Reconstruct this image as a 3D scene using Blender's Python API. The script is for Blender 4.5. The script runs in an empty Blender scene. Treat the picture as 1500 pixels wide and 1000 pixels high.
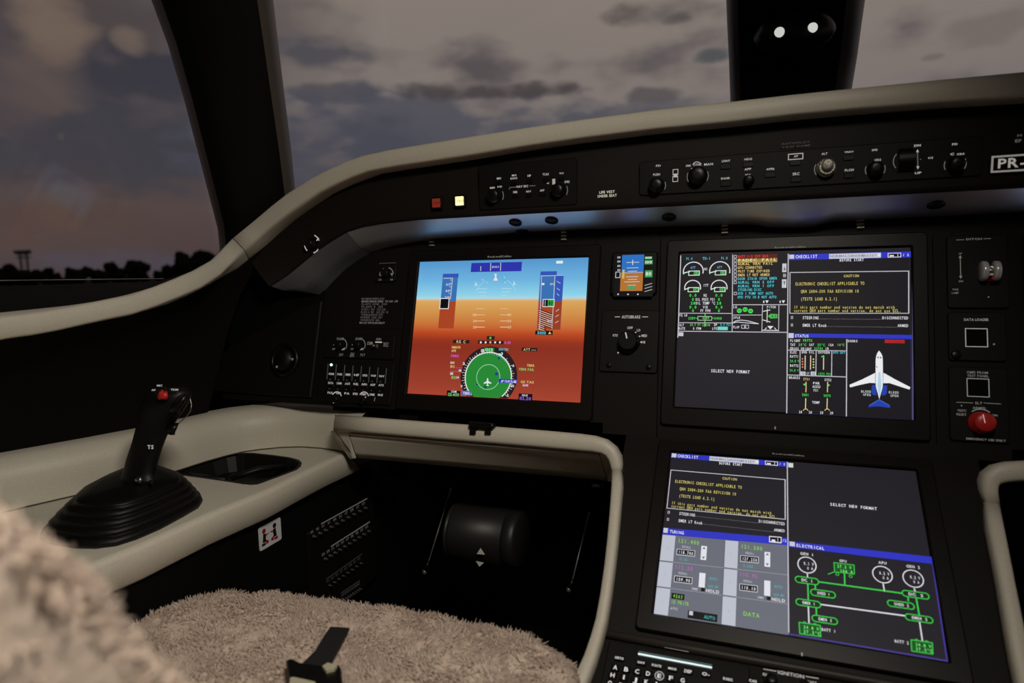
import bpy, math, random
from mathutils import Vector, Matrix, noise
from mathutils.geometry import tessellate_polygon
random.seed(7)
S = bpy.context.scene
COL = S.collection
PI = math.pi

# ------------------------------------------------------------------ camera
F_PX = 943.32
CAM = Vector((-0.0499, -1.0267, 0.9361))
RW = Matrix(((0.9374, 0.3477, -0.0208), (0.0197, -0.1125, -0.9935), (-0.3478, 0.9308, -0.1123)))
cx = RW[0].normalized()
cz = RW[2].normalized()
cy = cz.cross(cx).normalized()
cam_d = bpy.data.cameras.new('camera')
cam_d.sensor_width = 36.0
cam_d.lens = F_PX / 1500 * 36
cam_d.clip_start = 0.01
cam_d.clip_end = 3000
cam_d.dof.use_dof = True
cam_d.dof.focus_distance = 1.02
cam_d.dof.aperture_fstop = 3.6
cam = bpy.data.objects.new('camera', cam_d)
COL.objects.link(cam)
cam.matrix_world = Matrix(((cx.x, -cy.x, -cz.x, CAM.x), (cx.y, -cy.y, -cz.y, CAM.y), (cx.z, -cy.z, -cz.z, CAM.z), (0, 0, 0, 1)))
S.camera = cam
S.view_settings.view_transform = 'Standard'
S.view_settings.look = 'None'
S.view_settings.gamma = 1
S.view_settings.exposure = 0


def ray(px, py):
    return cx * ((px - 750) / F_PX) + cy * ((py - 500) / F_PX) + cz


def W(px, py, X=None, Y=None, Z=None, D=None):
    d = ray(px, py)
    if X is not None: t = (X - CAM.x) / d.x
    elif Y is not None: t = (Y - CAM.y) / d.y
    elif Z is not None: t = (Z - CAM.z) / d.z
    else: t = D
    return CAM + d * t


class Frame:
    """a local frame on a flat surface of the cockpit: u right, v up, n towards the cabin"""
    def __init__(s, o, u, v):
        s.o = Vector(o); s.u = Vector(u).normalized(); s.v = Vector(v).normalized(); s.n = s.u.cross(s.v)

    def hit(s, px, py, z=0.0):
        d = ray(px, py); o = s.o + s.n * z
        return CAM + d * ((o - CAM).dot(s.n) / d.dot(s.n))

    def loc(s, px, py, z=0.0):
        q = s.hit(px, py, z) - s.o
        return q.dot(s.u), q.dot(s.v)

    def at(s, px, py, z=0.0):
        return Frame(s.hit(px, py, z), s.u, s.v)

    def pt(s, x, y, z=0.0):
        return s.o + s.u * x + s.v * y + s.n * z

    def m4(s):
        m = Matrix((s.u, s.v, s.n)).transposed().to_4x4(); m.translation = s.o
        return m


ALPHA = math.radians(15.4162)
sa, ca = math.sin(ALPHA), math.cos(ALPHA)
ORG = Vector((-.1535, 0, .95))
PAN = Frame(ORG, (1, 0, 0), (0, sa, ca))                       # main panel, through the screens
TL_ = 0.5917
_y = Vector((0, -sa, -ca)); _z = Vector((0, ca, -sa))           # panel down, into the panel
_ld = _y * math.cos(TL_) - _z * math.sin(TL_)
LOW = Frame(ORG + Vector((-.0013, 0, 0)) + _y * .2984 - _z * .0133, (1, 0, 0), -_ld)   # lower screen plane
HINGE = .278
FACE_Y = -.064
GZ = 1.0205
FAC = Frame((0, FACE_Y, GZ), (1, 0, 0), (0, 0, 1))          # glareshield face
kb = LOW.hit(890, 932)
_t2 = TL_ + math.radians(12)
_kd = _y * math.cos(_t2) - _z * math.sin(_t2)
KEY = Frame((-.15, kb.y, kb.z), (1, 0, 0), -_kd)                # keyboard plane

# ------------------------------------------------------------------ materials
def lin(c):
    c /= 255.0
    return c / 12.92 if c <= .04045 else ((c + .055) / 1.055) ** 2.4


def rgb(r, g, b): return (lin(r), lin(g), lin(b), 1)


_mats = {}


def emi(r, g, b, k=1.0):
    key = ('e', r, g, b, k)
    if key not in _mats:
        m = bpy.data.materials.new('glow_%d_%d_%d' % (r, g, b)); m.use_nodes = True
        p = m.node_tree.nodes['Principled BSDF']
        p.inputs['Base Color'].default_value = (.004, .004, .004, 1)
        p.inputs['Roughness'].default_value = .5
        p.inputs['Specular IOR Level'].default_value = .15
        p.inputs['Emission Color'].default_value = rgb(r, g, b)
        p.inputs['Emission Strength'].default_value = k
        _mats[key] = m
    return _mats[key]


def mat(name, col, rough=.5, metal=0, spec=.5, bump=0, scale=200, vary=0, detail=3):
    m = bpy.data.materials.new(name); m.use_nodes = True
    nt = m.node_tree; p = nt.nodes['Principled BSDF']
    c = rgb(*col)
    p.inputs['Base Color'].default_value = c
    p.inputs['Roughness'].default_value = rough
    p.inputs['Metallic'].default_value = metal
    p.inputs['Specular IOR Level'].default_value = spec
    if bump or vary:
        tc = nt.nodes.new('ShaderNodeTexCoord')
        n = nt.nodes.new('ShaderNodeTexNoise'); n.inputs['Scale'].default_value = scale; n.inputs['Detail'].default_value = detail
        nt.links.new(tc.outputs['Object'], n.inputs['Vector'])
        if bump:
            b = nt.nodes.new('ShaderNodeBump'); b.inputs['Strength'].default_value = bump; b.inputs['Distance'].default_value = .002
            nt.links.new(n.outputs['Fac'], b.inputs['Height']); nt.links.new(b.outputs['Normal'], p.inputs['Normal'])
        if vary:
            r = nt.nodes.new('ShaderNodeValToRGB')
            r.color_ramp.elements[0].position = .3; r.color_ramp.elements[1].position = .7
            r.color_ramp.elements[0].color = tuple(x * (1 - vary) for x in c[:3]) + (1,)
            r.color_ramp.elements[1].color = tuple(min(1, x * (1 + vary)) for x in c[:3]) + (1,)
            nt.links.new(n.outputs['Fac'], r.inputs['Fac']); nt.links.new(r.outputs['Color'], p.inputs['Base Color'])
    return m


M_PANEL = mat('panel_black', (21, 18, 15), .55, spec=.15, bump=.15, scale=600)
M_UNIT = mat('unit_black', (19, 17, 15), .5, spec=.18, bump=.1, scale=900)
M_BEZEL = mat('bezel_black', (19, 16, 14), .4, spec=.2)
M_KNOB = mat('knob_black', (11, 11, 11), .35, spec=.3)
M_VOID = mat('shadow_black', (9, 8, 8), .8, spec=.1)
M_DARK = mat('dark_lining', (12, 10, 9), .7, spec=.12, bump=.2, scale=300)
M_RUB = mat('black_rubber', (8, 7, 7), .5, spec=.3)
M_CREAM = mat('cream_leather', (199, 193, 178), .45, spec=.4, bump=.12, scale=420, vary=.05)
M_SEAM = mat('cream_seam', (70, 60, 48), .8)
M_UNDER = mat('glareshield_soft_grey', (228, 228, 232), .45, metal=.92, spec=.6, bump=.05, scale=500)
M_UNDER_SHADE = mat('glareshield_grey_shaded', (128, 130, 136), .48, metal=.72, spec=.5, bump=.05, scale=500)  # darker copy of the underside grey; the outboard fade of light is painted in
M_RIDGE = mat('pedestal_ridge_grey', (52, 47, 43), .5, spec=.3)
M_STEEL = mat('brushed_steel', (190, 188, 180), .3, metal=1)
M_SILVER = mat('knob_silver', (175, 172, 160), .42, metal=.7, bump=.5, scale=500)
M_RED = mat('red_plastic', (190, 40, 38), .35)
M_WHITE = mat('white_print', (215, 212, 205), .6)
M_PLATE = mat('buckle_plate', (196, 192, 165), .35, metal=.25)
M_WEB = mat('webbing_black', (9, 8, 8), .8, bump=.5, scale=900)
M_FACE = mat('glareshield_face', (24, 20, 17), .6, spec=.18, bump=.15, scale=500)
M_POST = mat('post_lining', (9, 8, 7), .5, spec=.3, bump=.03, scale=300)
M_POST_LIT = mat('post_edge_lit', (92, 84, 76), .42, spec=.5, bump=.03, scale=300)  # paler than the post lining: window light on the sides is in the colour
T_W = emi(176, 172, 164)
T_D = emi(105, 102, 96)

# ------------------------------------------------------------------ glyphs
_gl = {}
CAP = [None]


def glyph(ch):
    if ch not in _gl:
        cu = bpy.data.curves.new('glyph', 'FONT'); cu.body = ch; cu.size = 1; cu.resolution_u = 2; cu.offset = .02
        ob = bpy.data.objects.new('glyph', cu); COL.objects.link(ob)
        bpy.context.view_layer.update()
        ev = ob.evaluated_get(bpy.context.evaluated_depsgraph_get()); me = ev.to_mesh()
        vs = [v.co.copy() for v in me.vertices]; fs = [tuple(p.vertices) for p in me.polygons]
        ev.to_mesh_clear(); bpy.data.objects.remove(ob); bpy.data.curves.remove(cu)
        x0 = min((v.x for v in vs), default=0); x1 = max((v.x for v in vs), default=.25)
        _gl[ch] = ([(v.x - x0, v.y) for v in vs], fs, x1 - x0)
        if CAP[0] is None and ch == 'H': CAP[0] = max(v.y for v in vs)
    return _gl[ch]


glyph('H')

# ------------------------------------------------------------------ mesh builder
class MB:
    def __init__(s): s.v = []; s.f = []; s.m = []; s.sm = []

    def mi(s, m):
        if m not in s.m: s.m.append(m)
        return s.m.index(m)

    def add(s, vs, fs, m, smooth=False):
        k = len(s.v); i = s.mi(m)
        s.v += [Vector(v) for v in vs]
        for f in fs: s.f.append((tuple(a + k for a in f), i, smooth))

    def box(s, c, d, m):
        x, y, z = c; a, b, e = d[0] / 2, d[1] / 2, d[2] / 2
        vs = [(x + i * a, y + j * b, z + k * e) for k in (-1, 1) for j in (-1, 1) for i in (-1, 1)]
        s.add(vs, [(0, 2, 3, 1), (4, 5, 7, 6), (0, 1, 5, 4), (2, 6, 7, 3), (0, 4, 6, 2), (1, 3, 7, 5)], m)

    def prism(s, poly, z0, z1, m, ch=0, mtop=None, M=None):
        """polygon (counter-clockwise) extruded from z0 to z1, top edge chamfered by ch"""
        n = len(poly); rings = [[(x, y, z0) for x, y in poly]]
        if ch > 0:
            rings.append([(x, y, z1 - ch) for x, y in poly])
            rings.append([(x, y, z1) for x, y in inset(poly, ch)])
        else:
            rings.append([(x, y, z1) for x, y in poly])
        vs = [Vector(p) for r in rings for p in r]
        if M is not None: vs = [M @ v for v in vs]
        fs = []
        for r in range(len(rings) - 1):
            for i in range(n):
                j = (i + 1) % n
                fs.append((r * n + i, r * n + j, (r + 1) * n + j, (r + 1) * n + i))
        s.add(vs, fs + [tuple(range(n - 1, -1, -1))], m)
        s.add(vs[-n:], [tuple(range(n))], mtop or m)

    def frame_ring(s, outer, inner, z0, z1, m, ch=.0015):
        """a bezel: outer rounded outline with an opening, both polygons with the same vertex count"""
        n = len(outer)
        o2 = inset(outer, ch); i2 = inset(inner, -ch)
        R = [[(x, y, z0) for x, y in outer], [(x, y, z1 - ch) for x, y in outer], [(x, y, z1) for x, y in o2],
             [(x, y, z1) for x, y in i2], [(x, y, z1 - ch) for x, y in inner], [(x, y, z0) for x, y in inner]]
        vs = [p for r in R for p in r]; fs = []
        for r in range(5):
            for i in range(n):
                j = (i + 1) % n
                fs.append((r * n + i, r * n + j, (r + 1) * n + j, (r + 1) * n + i))
        s.add(vs, fs, m)

    def lathe(s, prof, m, n=24, o=(0, 0, 0), M=None, smooth=True):
        vs = []; fs = []
        for r, z in prof:
            for i in range(n):
                a = 2 * PI * i / n
                p = Vector((o[0] + r * math.cos(a), o[1] + r * math.sin(a), o[2] + z))
                vs.append(M @ p if M is not None else p)
        for k in range(len(prof) - 1):
            for i in range(n):
                j = (i + 1) % n
                fs.append((k * n + i, k * n + j, (k + 1) * n + j, (k + 1) * n + i))
        fs.append(tuple(range(n - 1, -1, -1))); fs.append(tuple((len(prof) - 1) * n + i for i in range(n)))
        s.add(vs, fs, m, smooth)

    def rings(s, R, m, cap=True, smooth=True, closed=True):
        n = len(R[0]); vs = [p for r in R for p in r]; fs = []
        for k in range(len(R) - 1):
            for i in range(n if closed else n - 1):
                j = (i + 1) % n
                fs.append((k * n + i, k * n + j, (k + 1) * n + j, (k + 1) * n + i))
        if cap: fs += [tuple(range(n - 1, -1, -1)), tuple((len(R) - 1) * n + i for i in range(n))]
        s.add(vs, fs, m, smooth)

    def tube(s, path, r, m, n=12, up=Vector((0, 0, 1)), flat=1.0):
        R = []
        for k, p in enumerate(path):
            a = path[max(0, k - 1)]; b = path[min(len(path) - 1, k + 1)]
            t = (Vector(b) - Vector(a)).normalized()
            x = t.cross(up)
            if x.length < 1e-4: x = t.cross(Vector((1, 0, 0)))
            x.normalize(); y = x.cross(t)
            rr = r[k] if isinstance(r, (list, tuple)) else r
            R.append([Vector(p) + x * (rr * flat * math.cos(2 * PI * i / n)) + y * (rr * math.sin(2 * PI * i / n)) for i in range(n)])
        s.rings(R, m)

    def build(s, name, parent=None, world=False, org=None):
        me = bpy.data.meshes.new(name)
        vs = s.v
        if world and parent is not None:
            m_ = Matrix(); q_ = parent
            while q_ is not None: m_ = q_.matrix_basis @ m_; q_ = q_.parent
            inv = m_.inverted(); vs = [inv @ v for v in vs]
        if org is not None: vs = [v - Vector(org) for v in vs]
        me.from_pydata([tuple(v) for v in vs], [], [f[0] for f in s.f])
        for m in s.m: me.materials.append(m)
        for p, f in zip(me.polygons, s.f): p.material_index = f[1]; p.use_smooth = f[2]
        me.update()
        o = bpy.data.objects.new(name, me); COL.objects.link(o)
        if parent is not None: o.parent = parent
        if org is not None: o.location = org
        return o


def inset(poly, d):
    n = len(poly); out = []
    for i in range(n):
        a = Vector(poly[i - 1]); b = Vector(poly[i]); c = Vector(poly[(i + 1) % n])
        e1 = (b - a); e2 = (c - b)
        if e1.length < 1e-9: e1 = e2
        if e2.length < 1e-9: e2 = e1
        e1 = e1.normalized(); e2 = e2.normalized()
        n1 = Vector((-e1.y, e1.x)); n2 = Vector((-e2.y, e2.x)); q = n1 + n2
        if q.length < 1e-6: q = n1
        q = q / max(.3, q.length_squared / 2) if q.length_squared > 0 else n1
        out.append((b.x + q.x * d, b.y + q.y * d))
    return out


def rrect(x0, y0, x1, y1, r=.003, k=4):
    pts = []
    for cx_, cy_, a0 in ((x1 - r, y0 + r, -PI / 2), (x1 - r, y1 - r, 0), (x0 + r, y1 - r, PI / 2), (x0 + r, y0 + r, PI)):
        for i in range(k + 1):
            a = a0 + PI / 2 * i / k
            pts.append((cx_ + r * math.cos(a), cy_ + r * math.sin(a)))
    return pts


def tag(o, label, cat, group=None):
    o['label'] = label; o['category'] = cat
    if group: o['group'] = group
    return o


def struct(o): o['kind'] = 'structure'; return o


def thing(name, label, cat, fr, group=None):
    o = bpy.data.objects.new(name, None); COL.objects.link(o); o.empty_display_size = .02
    o.matrix_basis = fr.m4() if isinstance(fr, Frame) else Matrix.Translation(Vector(fr))
    return tag(o, label, cat, group)


class Draw:
    """flat graphics on a frame, given in photograph pixels"""
    def __init__(s, fr, base=0.0, step=.00015): s.fr = fr; s.mb = MB(); s.base = base; s.step = step

    def z(s, l): return s.base + s.step * l

    def mpp(s, px, py):
        a = s.fr.loc(px - 5, py, s.base); b = s.fr.loc(px + 5, py, s.base)
        return abs(b[0] - a[0]) / 10

    def L(s, px, py): return s.fr.loc(px, py, s.base)

    def quad(s, x0, y0, x1, y1, c, l):
        if x0 > x1: x0, x1 = x1, x0
        if y0 > y1: y0, y1 = y1, y0
        z = s.z(l)
        s.mb.add([(x0, y0, z), (x1, y0, z), (x1, y1, z), (x0, y1, z)], [(0, 1, 2, 3)], c)

    def rect(s, a, b, c, d, col, l=1):
        x0, y1 = s.L(a, b); x1, y0 = s.L(c, d)
        s.quad(x0, y0, x1, y1, col, l)

    def box(s, a, b, c, d, w, col, l=2):
        x0, y1 = s.L(a, b); x1, y0 = s.L(c, d)
        t = w * s.mpp(a, b)
        s.quad(x0, y1 - t, x1, y1, col, l); s.quad(x0, y0, x1, y0 + t, col, l)
        s.quad(x0, y0, x0 + t, y1, col, l); s.quad(x1 - t, y0, x1, y1, col, l)

    def seg(s, P, w, col, l=2, local=False):
        Q = [Vector(p) if local else Vector(s.L(*p)) for p in P]
        t = w if local else w * s.mpp(*P[0])
        z = s.z(l)
        for a, b in zip(Q, Q[1:]):
            d = b - a
            if d.length < 1e-7: continue
            d.normalize(); n = Vector((-d.y, d.x)) * (t / 2); e = d * (t * .3)
            s.mb.add([(*(a - e - n), z), (*(b + e - n), z), (*(b + e + n), z), (*(a - e + n), z)], [(0, 1, 2, 3)], col)

    def poly(s, P, col, l=2):
        q = [s.L(*p) for p in P]
        ar = sum(a[0] * b[1] - b[0] * a[1] for a, b in zip(q, q[1:] + q[:1]))
        if ar < 0: q.reverse()
        s.mb.add([(x, y, s.z(l)) for x, y in q], [tuple(range(len(q)))], col)

    def disc(s, px, py, r, col, l=2, n=40, clip=None):
        x, y = s.L(px, py); R = r * s.mpp(px, py)
        q = [(x + R * math.cos(2 * PI * i / n), y + R * math.sin(2 * PI * i / n)) for i in range(n)]
        if clip is not None: q = [(a, max(b, clip)) for a, b in q]
        s.mb.add([(a, b, s.z(l)) for a, b in q], [tuple(range(n))], col)

    def arc(s, px, py, r, w, col, a0=0, a1=360, l=3, n=None, clip=None, sy=1):
        x, y = s.L(px, py); k = s.mpp(px, py); n = n or max(8, int(abs(a1 - a0) / 9))
        P = []
        for i in range(n + 1):
            a = math.radians(a0 + (a1 - a0) * i / n)
            P.append((x + r * k * math.cos(a), y + sy * r * k * math.sin(a)))
        if clip is not None: P = [p for p in P if p[1] > clip]
        s.seg(P, w * k, col, l, True)

    def text(s, t, px0, py, px1, h, col, l=4, mono=False):
        """left end px0, right end px1, centre line at py (measured at the left end), capital height h pixels"""
        x0, yc = s.L(px0, py); x1, _ = s.L(px1, py); H = h * s.mpp(px0, py)
        sy = H / CAP[0]; yb = yc - H / 2; z = s.z(l); w = x1 - x0
        if mono:
            cell = w / len(t)
            for i, ch in enumerate(t):
                if ch == ' ': continue
                vs, fs, gw = glyph(ch)
                sx = cell * .82 / .58
                if gw * sx > cell * .9: sx = cell * .9 / gw
                off = x0 + cell * (i + .5) - gw * sx / 2
                s.mb.add([(off + a * sx, yb + b * sy, z) for a, b in vs], fs, col)
        else:
            gap = .09; tot = sum((glyph(c)[2] if c != ' ' else .25) + gap for c in t) - gap
            sx = w / tot; x = x0
            for ch in t:
                if ch == ' ': x += (.25 + gap) * sx; continue
                vs, fs, gw = glyph(ch)
                s.mb.add([(x + a * sx, yb + b * sy, z) for a, b in vs], fs, col)
                x += (gw + gap) * sx


def rel(fr, a, b, c, d, z=0):
    """local rectangle on fr between photograph corners (a,b) top-left and (c,d) bottom-right"""
    x0, y1 = fr.loc(a, b, z); x1, y0 = fr.loc(c, d, z)
    return min(x0, x1), min(y0, y1), max(x0, x1), max(y0, y1)

# ------------------------------------------------------------------ sky
def azel(px, py):
    d = ray(px, py).normalized(); return math.atan2(d.x, d.y), math.asin(d.z)


def make_world():
    w = bpy.data.worlds.new('dusk_sky'); S.world = w; w.use_nodes = True
    nt = w.node_tree; N = nt.nodes; Lk = nt.links
    bg = N['Background']
    tc = N.new('ShaderNodeTexCoord'); sp = N.new('ShaderNodeSeparateXYZ'); Lk.new(tc.outputs['Generated'], sp.inputs[0])

    def M(op, a, b=None, c=None):
        n = N.new('ShaderNodeMath'); n.operation = op
        for i, x in enumerate((a, b, c)):
            if x is None: continue
            if isinstance(x, (int, float)): n.inputs[i].default_value = x
            else: Lk.new(x, n.inputs[i])
        return n.outputs[0]
    az = M('ARCTAN2', sp.outputs[0], sp.outputs[1]); el = M('ARCSINE', sp.outputs[2])

    def noi(scale, det, sx=1, sz=1):
        mp = N.new('ShaderNodeMapping'); mp.inputs['Scale'].default_value = (sx, sx, sz)
        Lk.new(tc.outputs['Generated'], mp.inputs[0])
        n = N.new('ShaderNodeTexNoise'); n.inputs['Scale'].default_value = scale; n.inputs['Detail'].default_value = det
        Lk.new(mp.outputs[0], n.inputs['Vector']); return n.outputs['Fac']
    n1 = noi(7, 6, 1, 2.2); n2 = noi(2.2, 4, 1, 2.0); n3 = noi(18, 5, 1, 2.5)

    def ramp(x, stops):
        r = N.new('ShaderNodeValToRGB'); e = r.color_ramp.elements
        e[0].position, e[0].color = stops[0][0], rgb(*stops[0][1]); e[1].position, e[1].color = stops[-1][0], rgb(*stops[-1][1])
        for p, c in stops[1:-1]:
            q = e.new(p); q.color = rgb(*c)
        Lk.new(x, r.inputs[0]); return r.outputs[0]

    def mix(f, a, b):
        m = N.new('ShaderNodeMix'); m.data_type = 'RGBA'
        if isinstance(f, (int, float)): m.inputs[0].default_value = f
        else: Lk.new(f, m.inputs[0])
        Lk.new(a, m.inputs[6])
        if isinstance(b, tuple): m.inputs[7].default_value = b
        else: Lk.new(b, m.inputs[7])
        return m.outputs[2]

    def sstep(x, a, b):
        n = N.new('ShaderNodeMapRange'); n.interpolation_type = 'SMOOTHSTEP'
        n.inputs['From Min'].default_value = a; n.inputs['From Max'].default_value = b
        Lk.new(x, n.inputs['Value']); return n.outputs[0]
    elw = M('ADD', M('DIVIDE', el, .55), M('MULTIPLY', M('SUBTRACT', n2, .5), .35))
    left = ramp(elw, [(0, (74, 60, 60)), (.14, (86, 72, 70)), (.35, (72, 68, 74)), (.6, (80, 72, 72)), (.85, (104, 94, 86)), (1, (104, 94, 86))])
    right = ramp(elw, [(0, (86, 82, 90)), (.25, (98, 94, 100)), (.42, (128, 119, 115)), (.7, (138, 127, 119)), (1, (142, 130, 120))])
    c = mix(sstep(M('ADD', az, M('MULTIPLY', M('SUBTRACT', n2, .5), .5)), azel(230, 200)[0], azel(560, 150)[0]), left, right)
    c = mix(sstep(n1, .52, .78), c, rgb(88, 82, 84))
    c2 = c
    # px, py, half width, half height (photograph pixels), colour, opacity
    clouds = [(200, 112, 115, 42, (58, 57, 66), .9), (120, 215, 220, 75, (64, 63, 71), .8), (330, 220, 200, 70, (66, 65, 72), .7), (80, 45, 50, 60, (124, 106, 94), .75), (60, 115, 70, 45, (104, 88, 80), .55), (20, 130, 60, 60, (92, 78, 76), .5),
              (193, 60, 24, 20, (122, 106, 94), .6), (90, 320, 130, 60, (84, 68, 63), .75), (470, 78, 100, 26, (76, 75, 82), .9),
              (490, 138, 70, 18, (76, 73, 80), .8), (640, 195, 330, 62, (76, 77, 88), .85), (470, 260, 160, 90, (74, 74, 84), .8), (720, 133, 135, 15, (72, 66, 68), .9),
              (928, 22, 40, 18, (92, 83, 81), .9), (985, 28, 34, 12, (86, 79, 78), .9), (1042, 80, 32, 15, (78, 80, 84), .9),
              (955, 138, 46, 12, (84, 78, 80), .8), (1000, 165, 110, 22, (94, 90, 94), .75), (1450, 40, 75, 26, (116, 107, 102), .8),
              (465, 190, 30, 16, (100, 96, 101), .7), (150, 385, 160, 22, (78, 76, 88), .6), (1365, 84, 18, 5, (108, 101, 98), .8)]
    for px, py, hw, hh, colr, op in clouds:
        a, e = azel(px, py)
        wa = abs(azel(px + hw, py)[0] - azel(px - hw, py)[0]) / 2; we = abs(azel(px, py + hh)[1] - azel(px, py - hh)[1]) / 2
        u = M('DIVIDE', M('SUBTRACT', az, a), wa); v = M('DIVIDE', M('SUBTRACT', el, e), we)
        d = M('ADD', M('MULTIPLY', u, u), M('MULTIPLY', v, v))
        d = M('ADD', d, M('MULTIPLY', M('SUBTRACT', n1, .5), 4.6)); d = M('ADD', d, M('MULTIPLY', M('SUBTRACT', n3, .5), 2.6))
        lo_, hi_ = (-.5, 1.7) if op < .77 else (.2, 1.4)
        f = M('MULTIPLY', M('SUBTRACT', 1, sstep(d, lo_, hi_)), op)
        c2 = mix(f, c2, rgb(*colr))
    Lk.new(c2, bg.inputs['Color']); bg.inputs['Strength'].default_value = 1.0


make_world()

# ------------------------------------------------------------------ outside: field, trees, mast
M_GRASS = mat('dark_field', (16, 15, 14), .95, spec=.05, vary=.4, scale=.05)
M_TREE = mat('night_foliage', (15, 16, 14), .9, spec=.05, vary=.4, scale=.8)
M_BARK = mat('night_bark', (18, 16, 14), .9, spec=.05)
mb = MB(); g = 900
mb.add([(-g, 2, -2.1), (g, 2, -2.1), (g, g, -2.1), (-g, g, -2.1)], [(0, 1, 2, 3)], M_GRASS)
mb.add([(-g, -g, -2.1), (-1.6, -g, -2.1), (-1.6, 2, -2.1), (-g, 2, -2.1)], [(0, 1, 2, 3)], M_GRASS)
struct(mb.build('ground'))


def ico(sub=2):
    import bmesh
    bm = bmesh.new(); bmesh.ops.create_icosphere(bm, subdivisions=sub, radius=1)
    vs = [v.co.copy() for v in bm.verts]; fs = [tuple(v.index for v in f.verts) for f in bm.faces]; bm.free()
    return vs, fs


ICO = ico(2)


def tree(px, top, halfw, dist, label):
    foot = W(px, 410, D=dist); foot.z = -2.1
    tp = W(px, top, D=dist).z; h = tp + 2.1; wr = halfw / F_PX * dist
    t = thing('tree', label, 'tree', foot, 'trees on the horizon')
    c = MB()
    for k in range(16):
        a = random.uniform(0, 2 * PI); r = wr * random.uniform(0, .75); zc = h * random.uniform(.32, .85) * (1 - .3 * r / wr)
        rad = min(wr, h * .3) * random.uniform(.45, .7)
        zc = min(zc, h - rad * .8)
        off = Vector((random.random() * 50,) * 3)
        vs = [v * rad * (1 + .45 * noise.noise(v * 2.2 + off) + .25 * noise.noise(v * 5 + off)) for v in ICO[0]]
        c.add([v + Vector((r * math.cos(a), r * math.sin(a), zc)) for v in vs], ICO[1], M_TREE, True)
    c.build('crown', t)
    k = MB(); k.lathe([(h * .035, -.1), (h * .025, h * .35), (h * .012, h * .6)], M_BARK, 8); k.build('trunk', t)


for px, top, hw, dist, lb in [
        (-25, 386, 40, 120, 'dark tree at the far left edge of the side window'),
        (14, 384, 18, 185, 'low dark tree just left of the lattice mast'),
        (44, 390, 16, 140, 'low dark bush tree standing behind the lattice mast'),
        (72, 389, 20, 175, 'small dark tree just right of the lattice mast'),
        (104, 391, 18, 150, 'lowest dark tree in the gap of the tree line'),
        (136, 385, 22, 190, 'small rounded tree left of the middle clump'),
        (166, 382, 26, 150, 'broad dark tree in the middle clump of the tree line'),
        (200, 377, 22, 185, 'tallest dark tree of the middle clump in the side window'),
        (243, 385, 14, 140, 'narrow dark tree between the middle clump and the tall right clump'),
        (268, 367, 26, 170, 'tall dark tree at the left of the clump by the window post'),
        (298, 360, 28, 135, 'tallest dark tree on the horizon, beside the window post'),
        (330, 361, 30, 165, 'dark tree partly hidden behind the left window post')]:
    tree(px, top, hw, dist, lb)

M_MAST = mat('mast_steel', (42, 38, 36), .6, metal=.3)
D_ = 180
foot = W(38, 410, D=D_); foot.z = -2.1
t = thing('floodlight_mast', 'lattice mast with a wide lamp bar rising over the tree line', 'mast', foot)
hz = W(38, 371, D=D_).z + 2.1; mw = 15 / F_PX * D_
k = MB()
for sx in (-.5, .5):
    k.box((sx * mw, 0, hz / 2), (.35, .35, hz), M_MAST)
for i in range(5):
    z = hz * (.55 + .1 * i); k.box((0, 0, z), (mw * 1.05, .2, .18), M_MAST)
k.build('lattice', t)
k = MB(); k.box((0, 0, hz), (mw * 2.2, .4, .5), M_MAST); k.box((0, 0, hz - 1.1), (mw * 1.9, .4, .35), M_MAST)
k.build('lamp_bar', t)
for i in range(7):
    k = MB(); k.box(((i - 3) * mw * .34, -.2, hz + .5), (.7, .5, .7), M_MAST); k.build('lamp', t)

# ------------------------------------------------------------------ cabin shell
M_CEIL = mat('headliner', (120, 114, 104), .8, bump=.1, scale=300)
M_FLOOR = mat('floor_carpet', (20, 19, 18), .95, spec=.1, bump=.6, scale=700)
k = MB(); k.box((0, -.6, -.03), (2.5, 3.6, .06), M_FLOOR); struct(k.build('floor'))
k = MB(); k.prism([(-1.2, -2.4), (1.2, -2.4), (1.2, .2), (.3, .28), (-.3, .25), (-.9, .09), (-1.2, .05)], 1.5, 1.56, M_CEIL); struct(k.build('ceiling'))
k = MB(); k.box((0, -2.4, .75), (2.5, .06, 1.6), M_CEIL); struct(k.build('wall_back'))
k = MB(); k.box((1.2, -.7, .47), (.06, 3.4, .94), M_DARK); k.box((1.2, -1.75, 1.2), (.06, 1.3, .64), M_DARK); struct(k.build('wall_right'))
k = MB(); k.box((0, 1.16, .58), (2.5, .06, 1.16), M_DARK); struct(k.build('wall_front'))

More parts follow.
